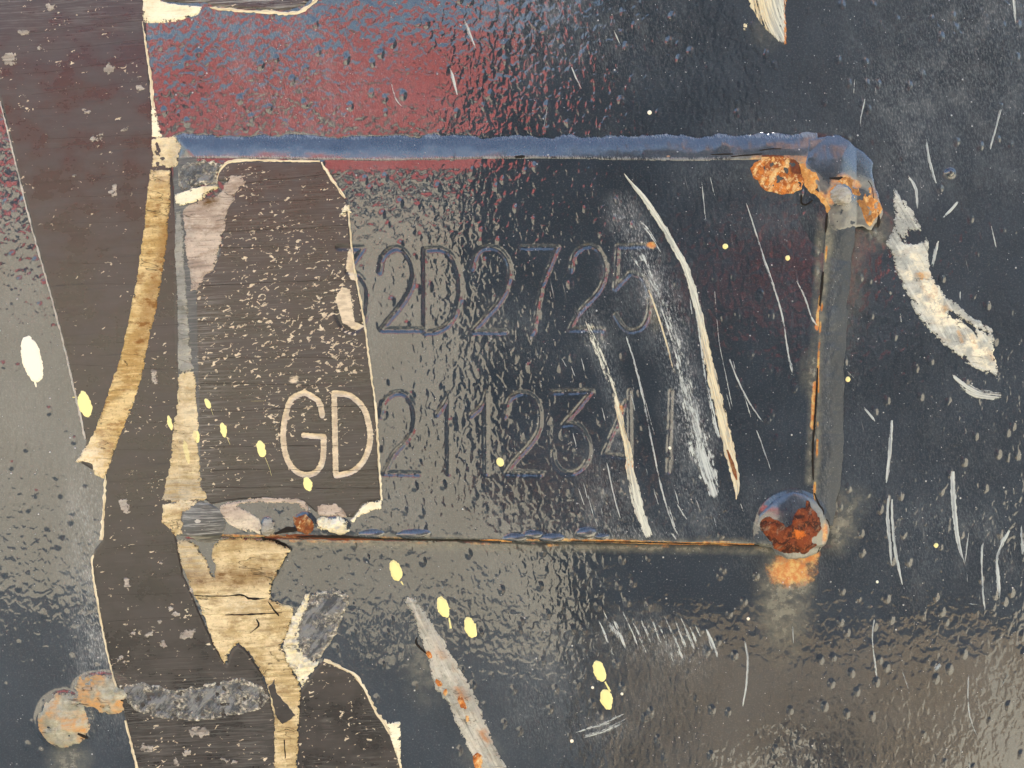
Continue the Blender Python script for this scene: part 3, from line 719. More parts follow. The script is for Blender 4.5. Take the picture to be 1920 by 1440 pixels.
in_film = {7, 8}
face = patch('plate_face', plate_field, M_plate, plate, step=2.0, thick=0.0, under=0.0, wear=plate_wear,
             split=[(lambda cu, cv, i=i: (char_dist(i, cu, cv) < 10.5)) for i in range(len(CHARS)) if i not in in_film])

# welds: heights come from the same relief, each bead is its own piece
def zone(pts, **k): return poly(pts, **k)
def weld_top_field(U, V):
    tt, tr, tl, tb = ramps(U, V)
    d = np.minimum(tt * 47 - 0.5, top_edge(U) + 4 - V)
    return np.minimum(np.minimum(d, U - 330), np.minimum(1532 - U, tr * 56)) + 0.8 * fbm(U / 10, V / 10, 6, 2)
weld_top_field.bbox = (325, 235, 1550, 315)
def weld_wear(U, V):
    hz = 0.16 + 1.3 * smooth(1 - np.abs(V - top_edge(U) - 1) / 5) + 1.2 * smooth((264 + 5 * fbm(U / 20, V / 20, 84, 2) - V) / 8)
    ol = 0.8 * smooth((352 - U) / 40) + 0.5 * smooth((V - 288) / 14) * smooth((U - 1330) / 60)
    ru = 0.6 * smooth(1 - np.hypot((U - 1250) / 12, (V - 297) / 5)) + 0.6 * smooth(1 - np.hypot((U - 970) / 12, (V - 298) / 4)) + 0.5 * smooth((U - 1380) / 40) * smooth((V - 292) / 6)
    return hz * 0.6, np.clip(ol, 0, 1), ru
patch('weld_bead', weld_top_field, M_weld, plate, step=2.0, thick=0.8, ew=2.0, under=0.6, wear=weld_wear)

corner = poly([(1500,326),(1514,262),(1553,255),(1574,254),(1596,272),(1618,288),(1636,306),(1632,333),(1636,352),(1648,378),(1654,398),(1646,414),(1630,432),(1612,425),
               (1560,440),(1546,430),(1540,390),(1520,345)], amp=2.0, sc=14, seed=12)
def corner_wear(U, V):
    ol = 0.8 * seg_mask(U, V, [(1500,322),(1530,352),(1545,370),(1560,350),(1590,336),(1625,350)], 2, 15) + 0.7 * smooth((V - 370) / 40)
    ru = 0.6 * seg_mask(U, V, [(1522,366),(1545,385),(1552,352),(1572,338),(1600,350)], 2, 15) + 0.5 * seg_mask(U, V, [(1630,360),(1646,395),(1628,420)], 2, 12)
    return 0.12 + 0 * U, np.clip(ol, 0, 1), np.clip(ru, 0, 1)
cw = patch('corner_weld', corner, M_weld, plate, step=2.0, thick=1.2, ew=3, under=0.5, wear=corner_wear); cw['label'] = 'upper corner weld, rusted through'

def weld_right_field(U, V):
    tr = (right_edge(V) + 56 - U) / 56
    d = np.minimum(tr * 50 + 4 * fbm(U / 30, V / 30, 83, 3), U - right_edge(V) + 3)
    return np.minimum(d - 10 * smooth((V - 900) / 80), np.minimum(V - 395, 985 - V)) + 1.0 * fbm(U / 12, V / 12, 8, 2)
weld_right_field.bbox = (1505, 395, 1610, 990)
def wr_wear(U, V):
    x = U - right_edge(V)
    return 0.25 * smooth(1 - np.abs(x - 18) / 22), 0.7 * smooth(1 - x / 24) * smooth((560 - V) / 200 + 0.3) + 0.6 * smooth(1 - x / 15), 0.75 * smooth(1 - np.abs(x - 1) / 5) * smooth(2.5 * fbm(V / 40, V * 0, 39, 2) + 0.3)
patch('weld_bead', weld_right_field, M_weldr, plate, step=2.0, thick=0.9, ew=2, under=0.6, wear=wr_wear, relief=lambda U, V: 0.7 * fbm(U / 7, V / 7, 77, 2))

def weld_left_field(U, V):
    tl = (U - left_edge(V) + 48) / 48
    return np.minimum(np.minimum(tl * 44, left_edge(V) + 4 - U), np.minimum(V - 296, 1004 - V)) + 1.0 * fbm(U / 12, V / 12, 9, 2)
weld_left_field.bbox = (320, 296, 392, 1010)
patch('weld_bead', weld_left_field, M_brush, plate, step=2.0, thick=0.8, ew=2, under=0.5, wear=lambda U, V: (0 * U + 0.1, 0 * U, 0.3 + 0 * U))

knob = poly([(1414,982),(1418,965),(1427,950),(1443,935),(1461,925),(1480,919),(1502,922),(1518,934),(1535,952),(1552,985),(1546,1010),(1530,1036),(1500,1044),(1470,1044),(1450,1036),(1432,1012)], amp=1.5, sc=14, seed=14)
kw = patch('corner_weld', knob, M_weld, plate, step=2.0, thick=1.5, ew=3, under=0.5,
           wear=lambda U, V: (0.12 + 0.35 * smooth((V - 1010) / 20), 0.9 * smooth((U - 1490) / 40) + 0.5 * smooth((V - 1000) / 30) + 0.6 * smooth(1 - np.hypot((U - 1437) / 24, (V - 962) / 10)),
                            0.75 * smooth(1 - np.hypot((U - 1538) / 16, (V - 992) / 40))), relief=lambda U, V: 1.2 * fbm(U / 22, V / 22, 78, 2))
kw['label'] = 'domed corner weld with its paint rusted off'
rust_k = poly([(1417,987),(1420,974),(1427,965),(1438,966),(1450,972),(1458,975),(1462,982),(1472,973),(1474,964),(1477,958),(1488,948),(1500,947),(1502,934),(1508,934),(1515,950),(1527,970),(1531,987),
               (1523,995),(1510,1003),(1512,1012),(1520,1015),(1510,1028),(1500,1037),(1490,1032),(1463,1033),(1448,1028),(1440,1018),(1435,1008),(1427,998)], amp=2.0, sc=7, seed=15)
patch('rust_patch', rust_k, M_rustd, kw, step=1.5, thick=4.0, ew=1.6, under=0.2,
      wear=lambda U, V: (0.95 * smooth(1 - np.hypot((U - 1484) / 26, (V - 994) / 18)), 0 * U, 0 * U), relief=lambda U, V: 3.2 * fbm(U / 10, V / 10, 90, 4))
rust_u = poly([(1402,320),(1410,310),(1422,303),(1423,295),(1443,293),(1477,297),(1488,303),(1496,322),(1502,345),(1498,358),(1480,367),(1460,368),(1435,363),(1420,353),(1417,343),(1408,338)], amp=1.5, sc=9, seed=16)
patch('rust_patch', rust_u, M_rusto, cw, step=1.5, thick=1.5, ew=2, wear=lambda U, V: (1.0 * smooth((U - 1462) / 26) * smooth((348 - V) / 30) + smooth((302 - V) / 6), 0 * U, 0 * U),
      relief=lambda U, V: 4.0 * fbm(U / 13, V / 13, 91, 4))
rust_m = poly([(1493,312),(1502,310),(1510,320),(1523,322),(1527,338),(1532,350),(1522,360),(1540,378),(1549,396),(1543,408),(1535,388),(1521,372),(1508,362),(1500,345)], amp=1.5, sc=8, seed=17)
patch('rust_patch', rust_m, M_rusto, cw, step=1.5, thick=1.6, ew=2, wear=lambda U, V: (0.5 * smooth((V - 380) / 14), 0.7 + 0 * U, 0 * U), relief=lambda U, V: 2.5 * fbm(U / 12, V / 12, 92, 3))
rust_h = poly([(1543,363),(1553,353),(1565,340),(1577,335),(1593,340),(1605,357),(1611,372),(1620,357),(1626,350),(1633,373),(1647,382),(1652,395),(1645,407),(1633,417),(1627,428),(1617,420),(1610,403),(1600,383),
               (1590,373),(1585,360),(1573,352),(1557,357),(1547,367)], amp=1.5, sc=8, seed=18)
patch('rust_patch', rust_h, M_rusto, cw, step=1.5, thick=1.6, ew=2, wear=lambda U, V: (0.9 * seg_mask(U, V, [(1585,345),(1605,375),(1625,412)], 3, 9), 0.4 + 0 * U, 0 * U), relief=lambda U, V: 3.0 * fbm(U / 11, V / 11, 93, 3))
patch('slag_lump', oval(1567, 373, 24, 22, 0, amp=2, sc=12, seed=19), M_pebble, cw, step=2.0, thick=3.0, ew=6, relief=lambda U, V: 2 * fbm(U / 10, V / 10, 94, 2))

# beads and rust along the lower edge
for k, (cx, cy, rx, ry) in enumerate(((697, 998, 26, 9), (776, 998, 34, 9), (965, 1006, 25, 8), (1000, 1000, 20, 8), (1034, 1006, 25, 9), (1098, 996, 20, 11), (1126, 1003, 15, 6))):
    patch('weld_spatter', oval(cx, cy, rx, ry, -4, amp=1.5, sc=10, seed=100 + k), M_weld, plate, step=1.5, thick=2.5, ew=4, under=0.5, wear=lambda U, V: (0.15 + 0 * U, 0.1 + 0 * U, 0 * U))
patch('slag_lump', oval(508, 985, 14, 19, 10, amp=2, sc=9, seed=110), M_pebble, plate, step=1.5, thick=3, ew=5)
patch('rust_patch', poly([(553,966),(566,965),(578,960),(590,972),(592,992),(582,1000),(560,992)], amp=2, sc=8, seed=111), M_rusto, plate, step=1.5, thick=2.5, ew=4, wear=lambda U, V: (0.55 + 0 * U, 0 * U, 0 * U), relief=lambda U, V: 3 * fbm(U / 8, V / 8, 95, 3))
patch('slag_lump', poly([(597,968),(640,964),(655,975),(660,996),(640,1000),(615,992),(598,990)], amp=3, sc=8, seed=112), M_cream, plate, step=1.5, thick=4, ew=5, wear=lambda U, V: (0.5 * smooth(fbm(U/12, V/12, 33, 3) * 4), 0.3 + 0 * U, 0.4 * smooth((V - 985) / 10)), relief=lambda U, V: 6 * fbm(U / 9, V / 9, 96, 3))

# ------------------------------------------------------------------ old decal film in several torn pieces
fA = poly([(-115,-115),(268,-115),(272,30),(279,120),(291,255),(322,312),(330,420),(336,560),(336,740),(330,880),(318,960),(332,1010),(345,1080),(400,1205),(424,1246),(434,1218),(447,1207),(467,1223),(490,1260),(503,1300),
           (514,1343),(520,1450),(524,1555),(285,1555),(258,1440),(240,1370),(222,1285),(205,1240),(185,1140),(172,1055),(178,1030),(192,1010),(200,895),(172,880),(150,868),(162,826),(128,680),(100,570),(60,430),(0,190),(-90,-90)], amp=1.0, sc=14, seed=20)
filmA = patch('black_film', fA, M_film, None, step=3.0, thick=1.6, ew=3, wear=lambda U, V: (
    0.05 + 0.6 * smooth(2 * fbm(U / 50, V / 50, 21, 3) - 0.1) + 0.25 * smooth((V - 1000) / 300), 0 * U,
    0.15 * smooth((V - 1180) / 150) + 0.2 * smooth((120 - V) / 120)))
tag(filmA, 'large sheet of cracked black decal film down the left of the number plate', 'decal film')
fT = poly([(303,-115),(306,4),(340,6),(385,4),(400,12),(460,18),(540,20),(572,10),(590,-10),(600,-115)], amp=0.8, sc=12, seed=22)
tag(patch('black_film', fT, M_film, None, step=3.0, thick=1.6, ew=3, wear=lambda U, V: (0.3 + 0 * U, 0 * U, 0.8 + 0 * U)), 'streaky scrap of black film above a cream torn border, higher than the plate', 'decal film')
fB = poly([(560,1300),(585,1262),(606,1238),(630,1246),(665,1265),(690,1300),(706,1334),(735,1372),(750,1440),(760,1555),(556,1555)], amp=1.0, sc=10, seed=23)
tag(patch('black_film', fB, M_film, None, step=2.5, thick=1.6, ew=3, wear=lambda U, V: (0.45 + 0 * U, 0 * U, 0.18 * smooth(2 * fbm(U / 50, V / 50, 24, 2) + 0.4))), 'torn black film piece beside the narrow buff paper strip, under the plate', 'decal film')

fP = poly([(432,309),(470,305),(540,307),(604,306),(618,330),(640,352),(655,385),(659,430),(664,485),(674,540),(690,622),(700,700),(708,770),(713,850),(718,934),(684,942),(664,968),(640,966),(596,958),(572,938),(500,932),(440,937),(402,944),
           (384,930),(380,860),(378,760),(374,640),(372,540),(392,515),(406,508),(420,465),(428,398),(446,372),(440,345),(412,344),(415,325)], amp=1.0, sc=8, seed=25)
def fP_wear(U, V):
    ch = 0.62 + 0.9 * fbm(U / 110, V / 110, 26, 2) - 0.55 * smooth((V - 890) / 50) - 0.3 * smooth((345 - V) / 40)
    ch = ch + 0.35 * smooth(1 - np.hypot((U - 560) / 140, (V - 620) / 200))
    br = np.zeros(U.shape)
    for i in (7, 8): br = np.maximum(br, smooth((8.2 - char_dist(i, U, V)) / 6.0))
    br = np.maximum(br, 0.9 * smooth((poly([(632,560),(645,540),(660,545),(664,575),(668,604),(690,612),(672,622),(645,606)], amp=0)(U, V) + 4) / 8))
    br = np.maximum(br, 0.8 * smooth((poly([(655,470),(662,462),(672,520),(676,530),(660,528),(650,505)], amp=0)(U, V) + 3) / 8))
    br = np.maximum(br, 0.62 * smooth(1 - np.hypot((U - 555) / 26, (V - 712) / 20)))
    return np.clip(ch, 0, 1.2), br, 0.08 + 0.25 * smooth((440 - U) / 50)
fp = patch('black_film', fP, M_film, None, step=2.0, thick=1.3, ew=2.5, wear=fP_wear,
           split=[(lambda cu, cv, i=i: (char_dist(i, cu, cv) < 8.5)) for i in (7, 8)])
tag(fp, 'flaking black film on the plate with letters G and D worn pale', 'decal film')
for o in list(col.objects):
    if o.name.startswith('stamped_character') and o.parent is None: o.parent = fp; o.matrix_parent_inverse = fp.matrix_world.inverted(); o.location = o.location - fp.location; o.matrix_parent_inverse.identity()

# flaked spots in the film
for k, (cx, cy, rx, ry) in enumerate(((360,1105,9,7),(305,1055,6,4),(238,1093,9,14),(322,1140,7,5),(300,1165,6,5),(352,1190,22,11),(307,1206,9,10),(248,1188,9,7),(228,1235,11,8),(330,1152,8,5),(280,1190,10,6),(375,1372,26,12),(275,1402,16,8),(352,1412,16,7),(432,1426,22,6),
                                      (330,1428,10,8),(235,948,12,20),(96,14,12,9),(46,60,14,7),(20,112,18,16),(205,130,14,12),(235,242,10,6),(180,262,12,8),(162,210,12,7),(140,330,6,5),(214,358,10,18),(75,90,6,10),(188,255,9,5),(262,165,14,6),(290,705,9,16),(400,1330,10,4))):
    patch('flaked_spot', oval(cx, cy, rx * 0.85, ry * 0.85, 20 * math.sin(k * 2.3), amp=min(5.0, rx * 0.6), sc=6, seed=300 + k), M_flake, filmA, step=1.5, thick=2.4, ew=2)

# hair cracks run almost level across the brittle film
rc = np.random.RandomState(8)
def film_crack(par, x0, x1, y, sl, w=1.8):
    n = max(4, int((x1 - x0) / 22)); xs = np.linspace(x0, x1, n); yy = y + (xs - x0) * sl + np.cumsum(rc.uniform(-1.6, 1.6, n))
    ribbon('crack', [(a, b_, w * rc.uniform(0.5, 1.25)) for a, b_ in zip(xs, yy)], M_crack, par, h=1.75, crown=0.1, nx=3, jag=0.4)
for x0, x1, y, sl in ((0,268,64,-0.10),(40,275,102,-0.11),(30,278,140,-0.12),(60,284,178,-0.12),(10,150,206,-0.07),(90,290,262,-0.07),(40,200,345,-0.06),(120,270,372,-0.05),(90,262,418,-0.04),(130,258,494,-0.03),(105,250,536,-0.03),(124,240,646,-0.07),(128,232,684,0.03),
                      (276,334,524,-0.02),(270,336,610,0.01),(262,332,690,-0.03),(230,326,790,-0.02),(220,322,842,0.0),(205,318,905,-0.03),(198,330,1028,-0.06),(190,350,1116,-0.02),(200,390,1165,-0.05),(215,430,1238,-0.05),(240,480,1255,-0.01),(250,514,1395,-0.03),(262,510,1418,-0.02)):
    film_crack(filmA, x0, x1, y, sl)
for x0, x1, y, sl in ((440,640,352,-0.09),(470,600,384,-0.05),(400,655,440,-0.05),(380,560,470,-0.04),(376,668,540,-0.03),(378,620,606,-0.02),(380,690,672,-0.01),(382,600,720,0.01),(384,704,772,-0.02),(386,640,836,0.0),(400,712,880,-0.01),(410,716,912,0.01)):
    film_crack(fp, x0, x1, y, sl, 1.4)

# pale torn rims belong to the film they edge
def edges(par, mat, *lines):
    for l in lines: ribbon('torn_edge', l, mat, par, h=1.6, crown=0.8, jag=0.6, wear=(1.15, 0, 0))
edges(filmA, M_edge, [(267,40,3),(274,90,5),(282,145,6),(287,205,6)], [(198,890,4),(194,960,6),(191,1012,7)], [(176,1040,4),(173,1060,4),(185,1140,4),(205,1240,3),(221,1285,3)], [(236,1350,4),(247,1395,5),(257,1440,6),(272,1500,5)])
edges(filmA, M_edgeg, [(0,190,3),(30,310,3),(60,430,3),(100,570,3),(128,680,4),(160,824,4)])
edges(fp, M_edge, [(656,388,3),(660,440,4),(667,500,3),(684,596,4),(695,680,4),(706,760,4),(712,850,4),(718,936,4)], [(606,309,4),(620,332,7),(634,352,6),(650,376,5)], [(412,342,2),(418,325,3),(434,309,5),(480,305,5),(540,306,4),(604,307,5)])
edges(bpy.data.objects['black_film.002'], M_edge, [(608,1236,6),(640,1252,6),(666,1266,6),(688,1300,6),(706,1336,7),(722,1358,8),(742,1400,6),(752,1444,5),(760,1500,5)])
edges(bpy.data.objects['black_film.001'], M_edge, [(392,14,4),(430,18,6),(500,23,6),(545,25,7),(575,15,6),(597,-6,6)])

# ------------------------------------------------------------------ torn paper and glue left by the decal
def scrap(f, mat, label, cat='paper residue', name='paper_residue', **k):
    o = patch(name, f, mat, None, **k); return tag(o, label, cat)
def lift_edge(dirn, amt):
    return lambda U, V, fi: amt * smooth(1 - fi / 14.0) * (fi > 0.5)
tanF = poly([(281,316),(274,380),(266,450),(258,510),(247,570),(237,622),(221,682),(200,742),(180,800),(165,830),(140,868),(156,866),(172,872),(176,890),(196,897),(205,880),(216,848),(226,820),(248,770),(264,720),(272,690),(283,632),(293,590),(304,530),(313,475),(318,420),(322,360),(321,318)], amp=1.8, sc=8, seed=30)
scrap(tanF, M_tan, 'long curved strip of bare tan paper torn out of the film', step=2.0, thick=3.0, ew=3,
      wear=lambda U, V: (0.75 * smooth((U - 292 + (V - 450) * 0.28) / 22) * smooth((700 - V) / 200 + 0.2), 0.7 * smooth((V - 790) / 70) * smooth((225 - U) / 60) + 0.35 * smooth(1 - (V - 316) / 60), 0 * U))
scrap(poly([(268,-115),(266,43),(300,43),(330,40),(372,28),(380,12),(345,8),(318,6),(303,0),(302,-115)], amp=1.2, sc=9, seed=31), M_cream, 'cream glue wedge with ragged lower border at the top of the film', step=2, thick=2.6, ew=3,
      wear=lambda U, V: (0.5 * smooth((12 - V) / 10), 0.7 + 0 * U, 0 * U))
scrap(poly([(283,202),(290,198),(297,225),(305,257),(284,259)], amp=1, sc=8, seed=32), M_cream, 'small cream paper sliver just above the left end of the top weld', step=1.5, thick=2.5, wear=lambda U, V: (0 * U, 0.9 + 0 * U, 0 * U))
scrap(poly([(285,262),(300,258),(330,256),(344,270),(340,296),(334,318),(300,314),(284,318)], amp=3, sc=9, seed=33), M_buff, 'crumbling pale glue at the left end of the top weld', step=1.5, thick=2.2, wear=lambda U, V: (0 * U, 0.35 + 0 * U, 0.35 * smooth((U - 310) / 25)), relief=lambda U, V: 2.5 * fbm(U / 9, V / 9, 97, 3))
scrap(poly([(338,318),(352,308),(392,304),(428,311),(412,330),(414,349),(385,353),(346,362),(336,350)], amp=3.5, sc=9, seed=34), M_smear, 'mottled grey-blue glue under the left end of the top weld', step=1.5, thick=1.6, relief=lambda U, V: 3 * fbm(U / 9, V / 9, 98, 3))
scrap(poly([(328,364),(338,364),(386,352),(414,350),(418,357),(394,368),(386,380),(342,389),(329,382)], amp=1.5, sc=8, seed=35), M_cream, 'bright cream glue lump over the top of the pinkish paper', step=1.5, thick=4.0, wear=lambda U, V: (0.5 * smooth((U - 382) / 10), 0.8 * smooth((390 - U) / 12), 0 * U))
scrap(poly([(346,402),(352,388),(396,374),(420,362),(438,332),(458,332),(466,345),(447,374),(432,396),(426,430),(418,470),(406,508),(392,515),(376,546),(362,548),(356,500),(350,450)], amp=3, sc=10, seed=36, amp2=3, sc2=24), M_pink, 'pinkish grey paper patch stained brown at its top, on the plate corner', step=2, thick=1.8,
      wear=lambda U, V: (0.95 * smooth(1 - np.hypot((U - 400) / 30, (V - 378) / 26)), 0 * U, 0.35 * smooth((380 - U) / 20) * smooth(3 * fbm(U / 14, V / 20, 37, 2) + 0.4)))
scrap(poly([(331,398),(343,394),(349,440),(352,500),(357,560),(362,620),(366,680),(372,694),(336,700),(334,660),(334,600),(331,540),(327,470)], amp=2.2, sc=8, seed=38), M_grey, 'narrow grey-green glue line on the left weld', step=1.5, thick=1.8, wear=lambda U, V: (0 * U, 0.15 * smooth((U - 345) / 20), 0.6 + 0 * U))
scrap(poly([(336,700),(372,692),(375,740),(378,800),(381,860),(384,906),(396,934),(352,944),(300,940),(312,900),(318,860),(322,812),(330,770),(334,720)], amp=3, sc=8, seed=39), M_buff, 'pale streaky glue strip widening downwards on the left weld', step=1.5, thick=2.0, wear=lambda U, V: (0 * U, 0.25 * smooth((880 - V) / 60), 0.55 * smooth((V - 860) / 60)))
scrap(poly([(304,944),(340,936),(380,936),(362,952),(344,962),(344,1000),(330,1009),(317,992),(302,976)], amp=3, sc=9, seed=41), M_buff, 'small buff paper scrap beside the round grey patch', step=1.5, thick=2.2, wear=lambda U, V: (0 * U, 0.5 * smooth((965 - V) / 20), 0 * U))
scrap(oval(386, 978, 43, 40, 0, amp=2.5, sc=12, seed=42), M_brush, 'round grey brushed patch at the lower left plate corner', cat='glue patch', name='glue_patch', step=2, thick=1.6, wear=lambda U, V: (0 * U, 0.75 * smooth(1 - np.hypot((U - 378) / 15, (V - 974) / 9)), 0.9 + 0 * U))
scrap(poly([(412,948),(440,938),(500,929),(560,930),(580,940),(588,962),(574,954),(560,942),(470,941),(450,946),(478,962),(500,980),(492,998),(470,994),(440,985),(424,970)], amp=2.2, sc=8, seed=43), M_pink, 'pale paper border along the lower edge of the flaking film', step=1.5, thick=1.8, wear=lambda U, V: (0 * U, 0.5 * smooth((V - 955) / 20), 0 * U))
scrap(poly([(594,944),(630,940),(648,950),(656,968),(640,966),(600,966)], amp=2.5, sc=8, seed=44), M_pink, 'little pale paper tuft above the crusted lower weld', step=1.5, thick=1.8)
scrap(poly([(678,950),(692,936),(718,934),(719,952),(700,956),(684,962),(664,978),(660,974)], amp=2, sc=7, seed=45), M_cream, 'cream paper corner where the flaking film ends', step=1.5, thick=2.5, wear=lambda U, V: (0 * U, 0.8 + 0 * U, 0 * U))
scrap(poly([(637,412),(645,396),(652,384),(663,402),(650,406)], amp=0.8, sc=8, seed=46), M_cream, 'small cream paper triangle on the right border of the flaking film', step=1.5, thick=3, wear=lambda U, V: (0 * U, 0.6 + 0 * U, 0 * U))
scrap(poly([(723,1353),(751,1352),(752,1400),(753,1446),(744,1420),(732,1385)], amp=0.8, sc=8, seed=47), M_cream, 'cream paper triangle on the right border of the lower film', step=1.5, thick=2.5, wear=lambda U, V: (0 * U, 0.5 + 0 * U, 0 * U))

big = poly([(330,1014),(353,1010),(370,1023),(387,1050),(401,1080),(404,1060),(396,1043),(400,1022),(413,1010),(460,1008),(493,1010),(520,1016),(546,1028),(538,1045),(530,1057),(520,1077),(510,1093),(508,1120),(522,1130),(548,1137),(551,1152),(540,1185),
            (527,1213),(540,1240),(556,1268),(566,1290),(562,1353),(558,1440),(560,1555),(518,1555),(514,1440),(513,1343),(503,1296),(490,1260),(467,1223),(447,1207),(433,1217),(423,1247),(400,1207),(380,1153),(360,1107),(340,1060)], amp=2.2, sc=8, seed=48)
bigp = scrap(big, M_buff, 'largest buff paper remnant, curling off below the plate corner and tapering to a strip', step=2.0, thick=3.2, ew=3,
      wear=lambda U, V: (0.9 * smooth(1 - np.abs(V - 1082) / 30) + 0.55 * smooth((1040 - V) / 30) * smooth((U - 400) / 40), 0.35 * smooth(1 - np.hypot((U - 450) / 60, (V - 1130) / 40)), 0.5 * smooth((402 - U) / 30) * smooth((1110 - V) / 60)),
      lift=lambda U, V, fi: 7.0 * smooth((U - 470) / 60) * smooth((1140 - V) / 60) * smooth((V - 1000) / 20))
scrap(poly([(503,1286),(516,1270),(522,1300),(540,1320),(558,1340),(545,1350),(530,1357),(518,1345),(510,1312)], amp=1.5, sc=8, seed=49), M_film, 'dark film flake bridging the narrow buff paper strip', cat='decal film', name='black_film', step=1.5, thick=4.5, ew=2)
for l in ([(366,1116,2),(420,1117,2),(455,1115,3),(472,1122,4),(505,1120,2)], [(424,1152,2),(470,1151,3),(530,1148,1)], [(503,1126,2),(515,1143,3),(524,1154,3)], [(470,1186,1),(486,1172,3),(482,1160,2)], [(534,1385,2),(536,1420,2)]):
    ribbon('crack', l, M_crack, bigp, h=4.2, crown=0.1, jag=0.5)

# rubbed grey marks
def smear(f, label, **k): return scrap(f, M_smear, label, cat='rub mark', name='rub_mark', **k)
smear(poly([(552,1180),(566,1145),(590,1112),(625,1104),(653,1116),(656,1130),(640,1162),(625,1198),(604,1228),(584,1240),(562,1232),(548,1210)], amp=3, sc=9, seed=51), 'grey oval rub mark with chalky rim, right of the large buff paper', step=1.5, thick=2.5, relief=lambda U, V: 2.5 * fbm(U / 9, V / 9, 99, 3))
scrap(poly([(530,1215),(538,1180),(552,1150),(566,1132),(575,1110),(584,1118),(572,1150),(560,1185),(570,1228),(600,1240),(585,1262),(566,1290),(556,1270),(540,1242)], amp=4, sc=7, seed=52), M_cream, 'crumbled white glue around the grey oval rub mark', step=1.5, thick=3.5, ew=4, wear=lambda U, V: (0.25 * smooth(3 * fbm(U / 9, V / 9, 53, 3)), 0.3 + 0 * U, 0.5 * smooth(3 * fbm(U / 8, V / 8, 54, 3))), relief=lambda U, V: 6 * fbm(U / 7, V / 7, 101, 3))
smear(poly([(222,1282),(260,1276),(330,1291),(400,1277),(452,1270),(490,1284),(508,1308),(490,1330),(455,1340),(400,1350),(320,1352),(270,1340),(245,1326),(232,1304)], amp=3, sc=10, seed=55), 'long wavy grey rub mark running from the rusty weld lumps', step=2, thick=2.5, relief=lambda U, V: 3 * fbm(U / 10, V / 10, 102, 3))

# weld lumps low on the left, streaked with rust
for f, lab, sd0 in ((oval(122, 1350, 50, 52, 0, amp=3, sc=16, seed=56), 'round rusty weld lump on the panel below the film line', 1), (oval(192, 1301, 56, 36, 25, amp=3, sc=16, seed=57), 'oval rusty weld lump touching the wavy grey rub mark', 2)):
    o = patch('weld_lump', f, M_lump, None, step=2, thick=2.5, ew=9, wear=lambda U, V: (0.9 * smooth(2.6 * fbm(U / 26, V / 26, 58, 3) + 0.25), 0.12 + 0 * U, 0 * U), relief=lambda U, V: 5 * fbm(U / 16, V / 16, 103, 3))
    tag(o, lab, 'weld lump')
    for l in (([(150,1372,4),(160,1378,6),(166,1384,2)],) if sd0 == 1 else ([(216,1302,3),(226,1308,7),(234,1312,3)],)): ribbon('crack', l, M_crack, o, h=3.2, crown=0.1)

# the long scrape below the plate and the scuff right of it
scr = poly([(756,1122),(768,1118),(780,1126),(802,1152),(832,1200),(856,1240),(886,1290),(906,1338),(930,1400),(950,1440),(985,1555),(915,1555),(892,1432),(862,1372),(842,1322),(816,1290),(803,1240),(788,1198),(776,1160)], amp=3, sc=9, seed=59)
def scr_wear(U, V):
    x = U - (760 + (V - 1120) * 0.53)
    return 0.85 * smooth(1 - np.abs(x - 12) / 20) * smooth((V - 1180) / 80) * smooth(2.4 * fbm(U / 26, V / 26, 61, 3) + 0.35), 0.25 * smooth(1 - np.abs(x - 32) / 14), 0.65 * smooth((x - 6) / 22)
M_scrres = residue_material('bare_primer', (0.34, 0.35, 0.31), (0.52, 0.52, 0.46), dirt=(0.42, 0.17, 0.04), dirt_amt=0.12, rot=1.08)
so = scrap(scr, M_scrres, 'long grey scrape with rusty left border, running down from under the plate', cat='scrape', name='scrape_mark', step=2, thick=2.0, ew=5, wear=scr_wear, relief=lambda U, V: 2.5 * fbm((U - V * 0.53) / 6, V / 40, 104, 3))
for k, f in enumerate((oval(823, 1280, 9, 6, 50, amp=2, sc=6, seed=62), oval(836, 1298, 6, 8, 0, amp=2, sc=6, seed=63), oval(866, 1316, 8, 16, -25, amp=2, sc=6, seed=64), oval(896, 1425, 10, 17, 0, amp=2, sc=6, seed=65), oval(877, 1345, 5, 9, 0, amp=2, sc=6, seed=66), oval(806, 1226, 6, 10, -30, amp=2, sc=6, seed=67))):
    patch('rust_patch', f, M_rusto, so, step=1.5, thick=3.2, ew=3, wear=lambda U, V: (0.3 + 0 * U, 0 * U, 0 * U))
ribbon('crack', [(782,1195,2),(780,1204,4),(790,1216,3),(804,1228,2)], M_crack, so, h=3.0)

sc2o = poly([(1671,347),(1686,367),(1701,382),(1716,403),(1729,434),(1741,455),(1742,495),(1749,523),(1771,553),(1799,572),(1817,590),(1836,602),(1860,617),(1865,639),(1862,660),(1866,676),(1875,702),(1866,708),(1836,694),(1811,679),(1784,657),(1762,639),(1732,611),(1716,584),(1701,556),(1683,520),(1671,477),(1660,455),(1674,431),(1677,403),(1675,376)], amp=3.0, sc=8, seed=69)
def sc2_field(U, V):
    f = sc2o(U, V)
    x = (U - 1690) * 0.86 - (V - 430) * 0.5
    n = fbm(x / 5.0, (V + U * 0.58) / 42.0, 85, 3)                      # gaps drawn out along the stroke
    f = np.minimum(f, (np.hypot((U - 1712) / 1.3, V - 446) - 14) + 9 * n)
    f = np.minimum(f, seg_dist(U, V, [(1782,586),(1818,612),(1852,624)]) - 2.5 + 7 * n)
    return np.minimum(f, f * 0.5 + 6.5 + 16 * n)
sc2_field.bbox = sc2o.bbox
M_scuffp = residue_material('scuffed_primer', (0.34, 0.37, 0.36), (0.56, 0.59, 0.55), dirt=(0.56, 0.30, 0.08), dirt_amt=0.15, rot=1.04, rag=3.0)
mid_l = [(1700,480),(1730,540),(1765,590),(1810,635),(1858,672)]
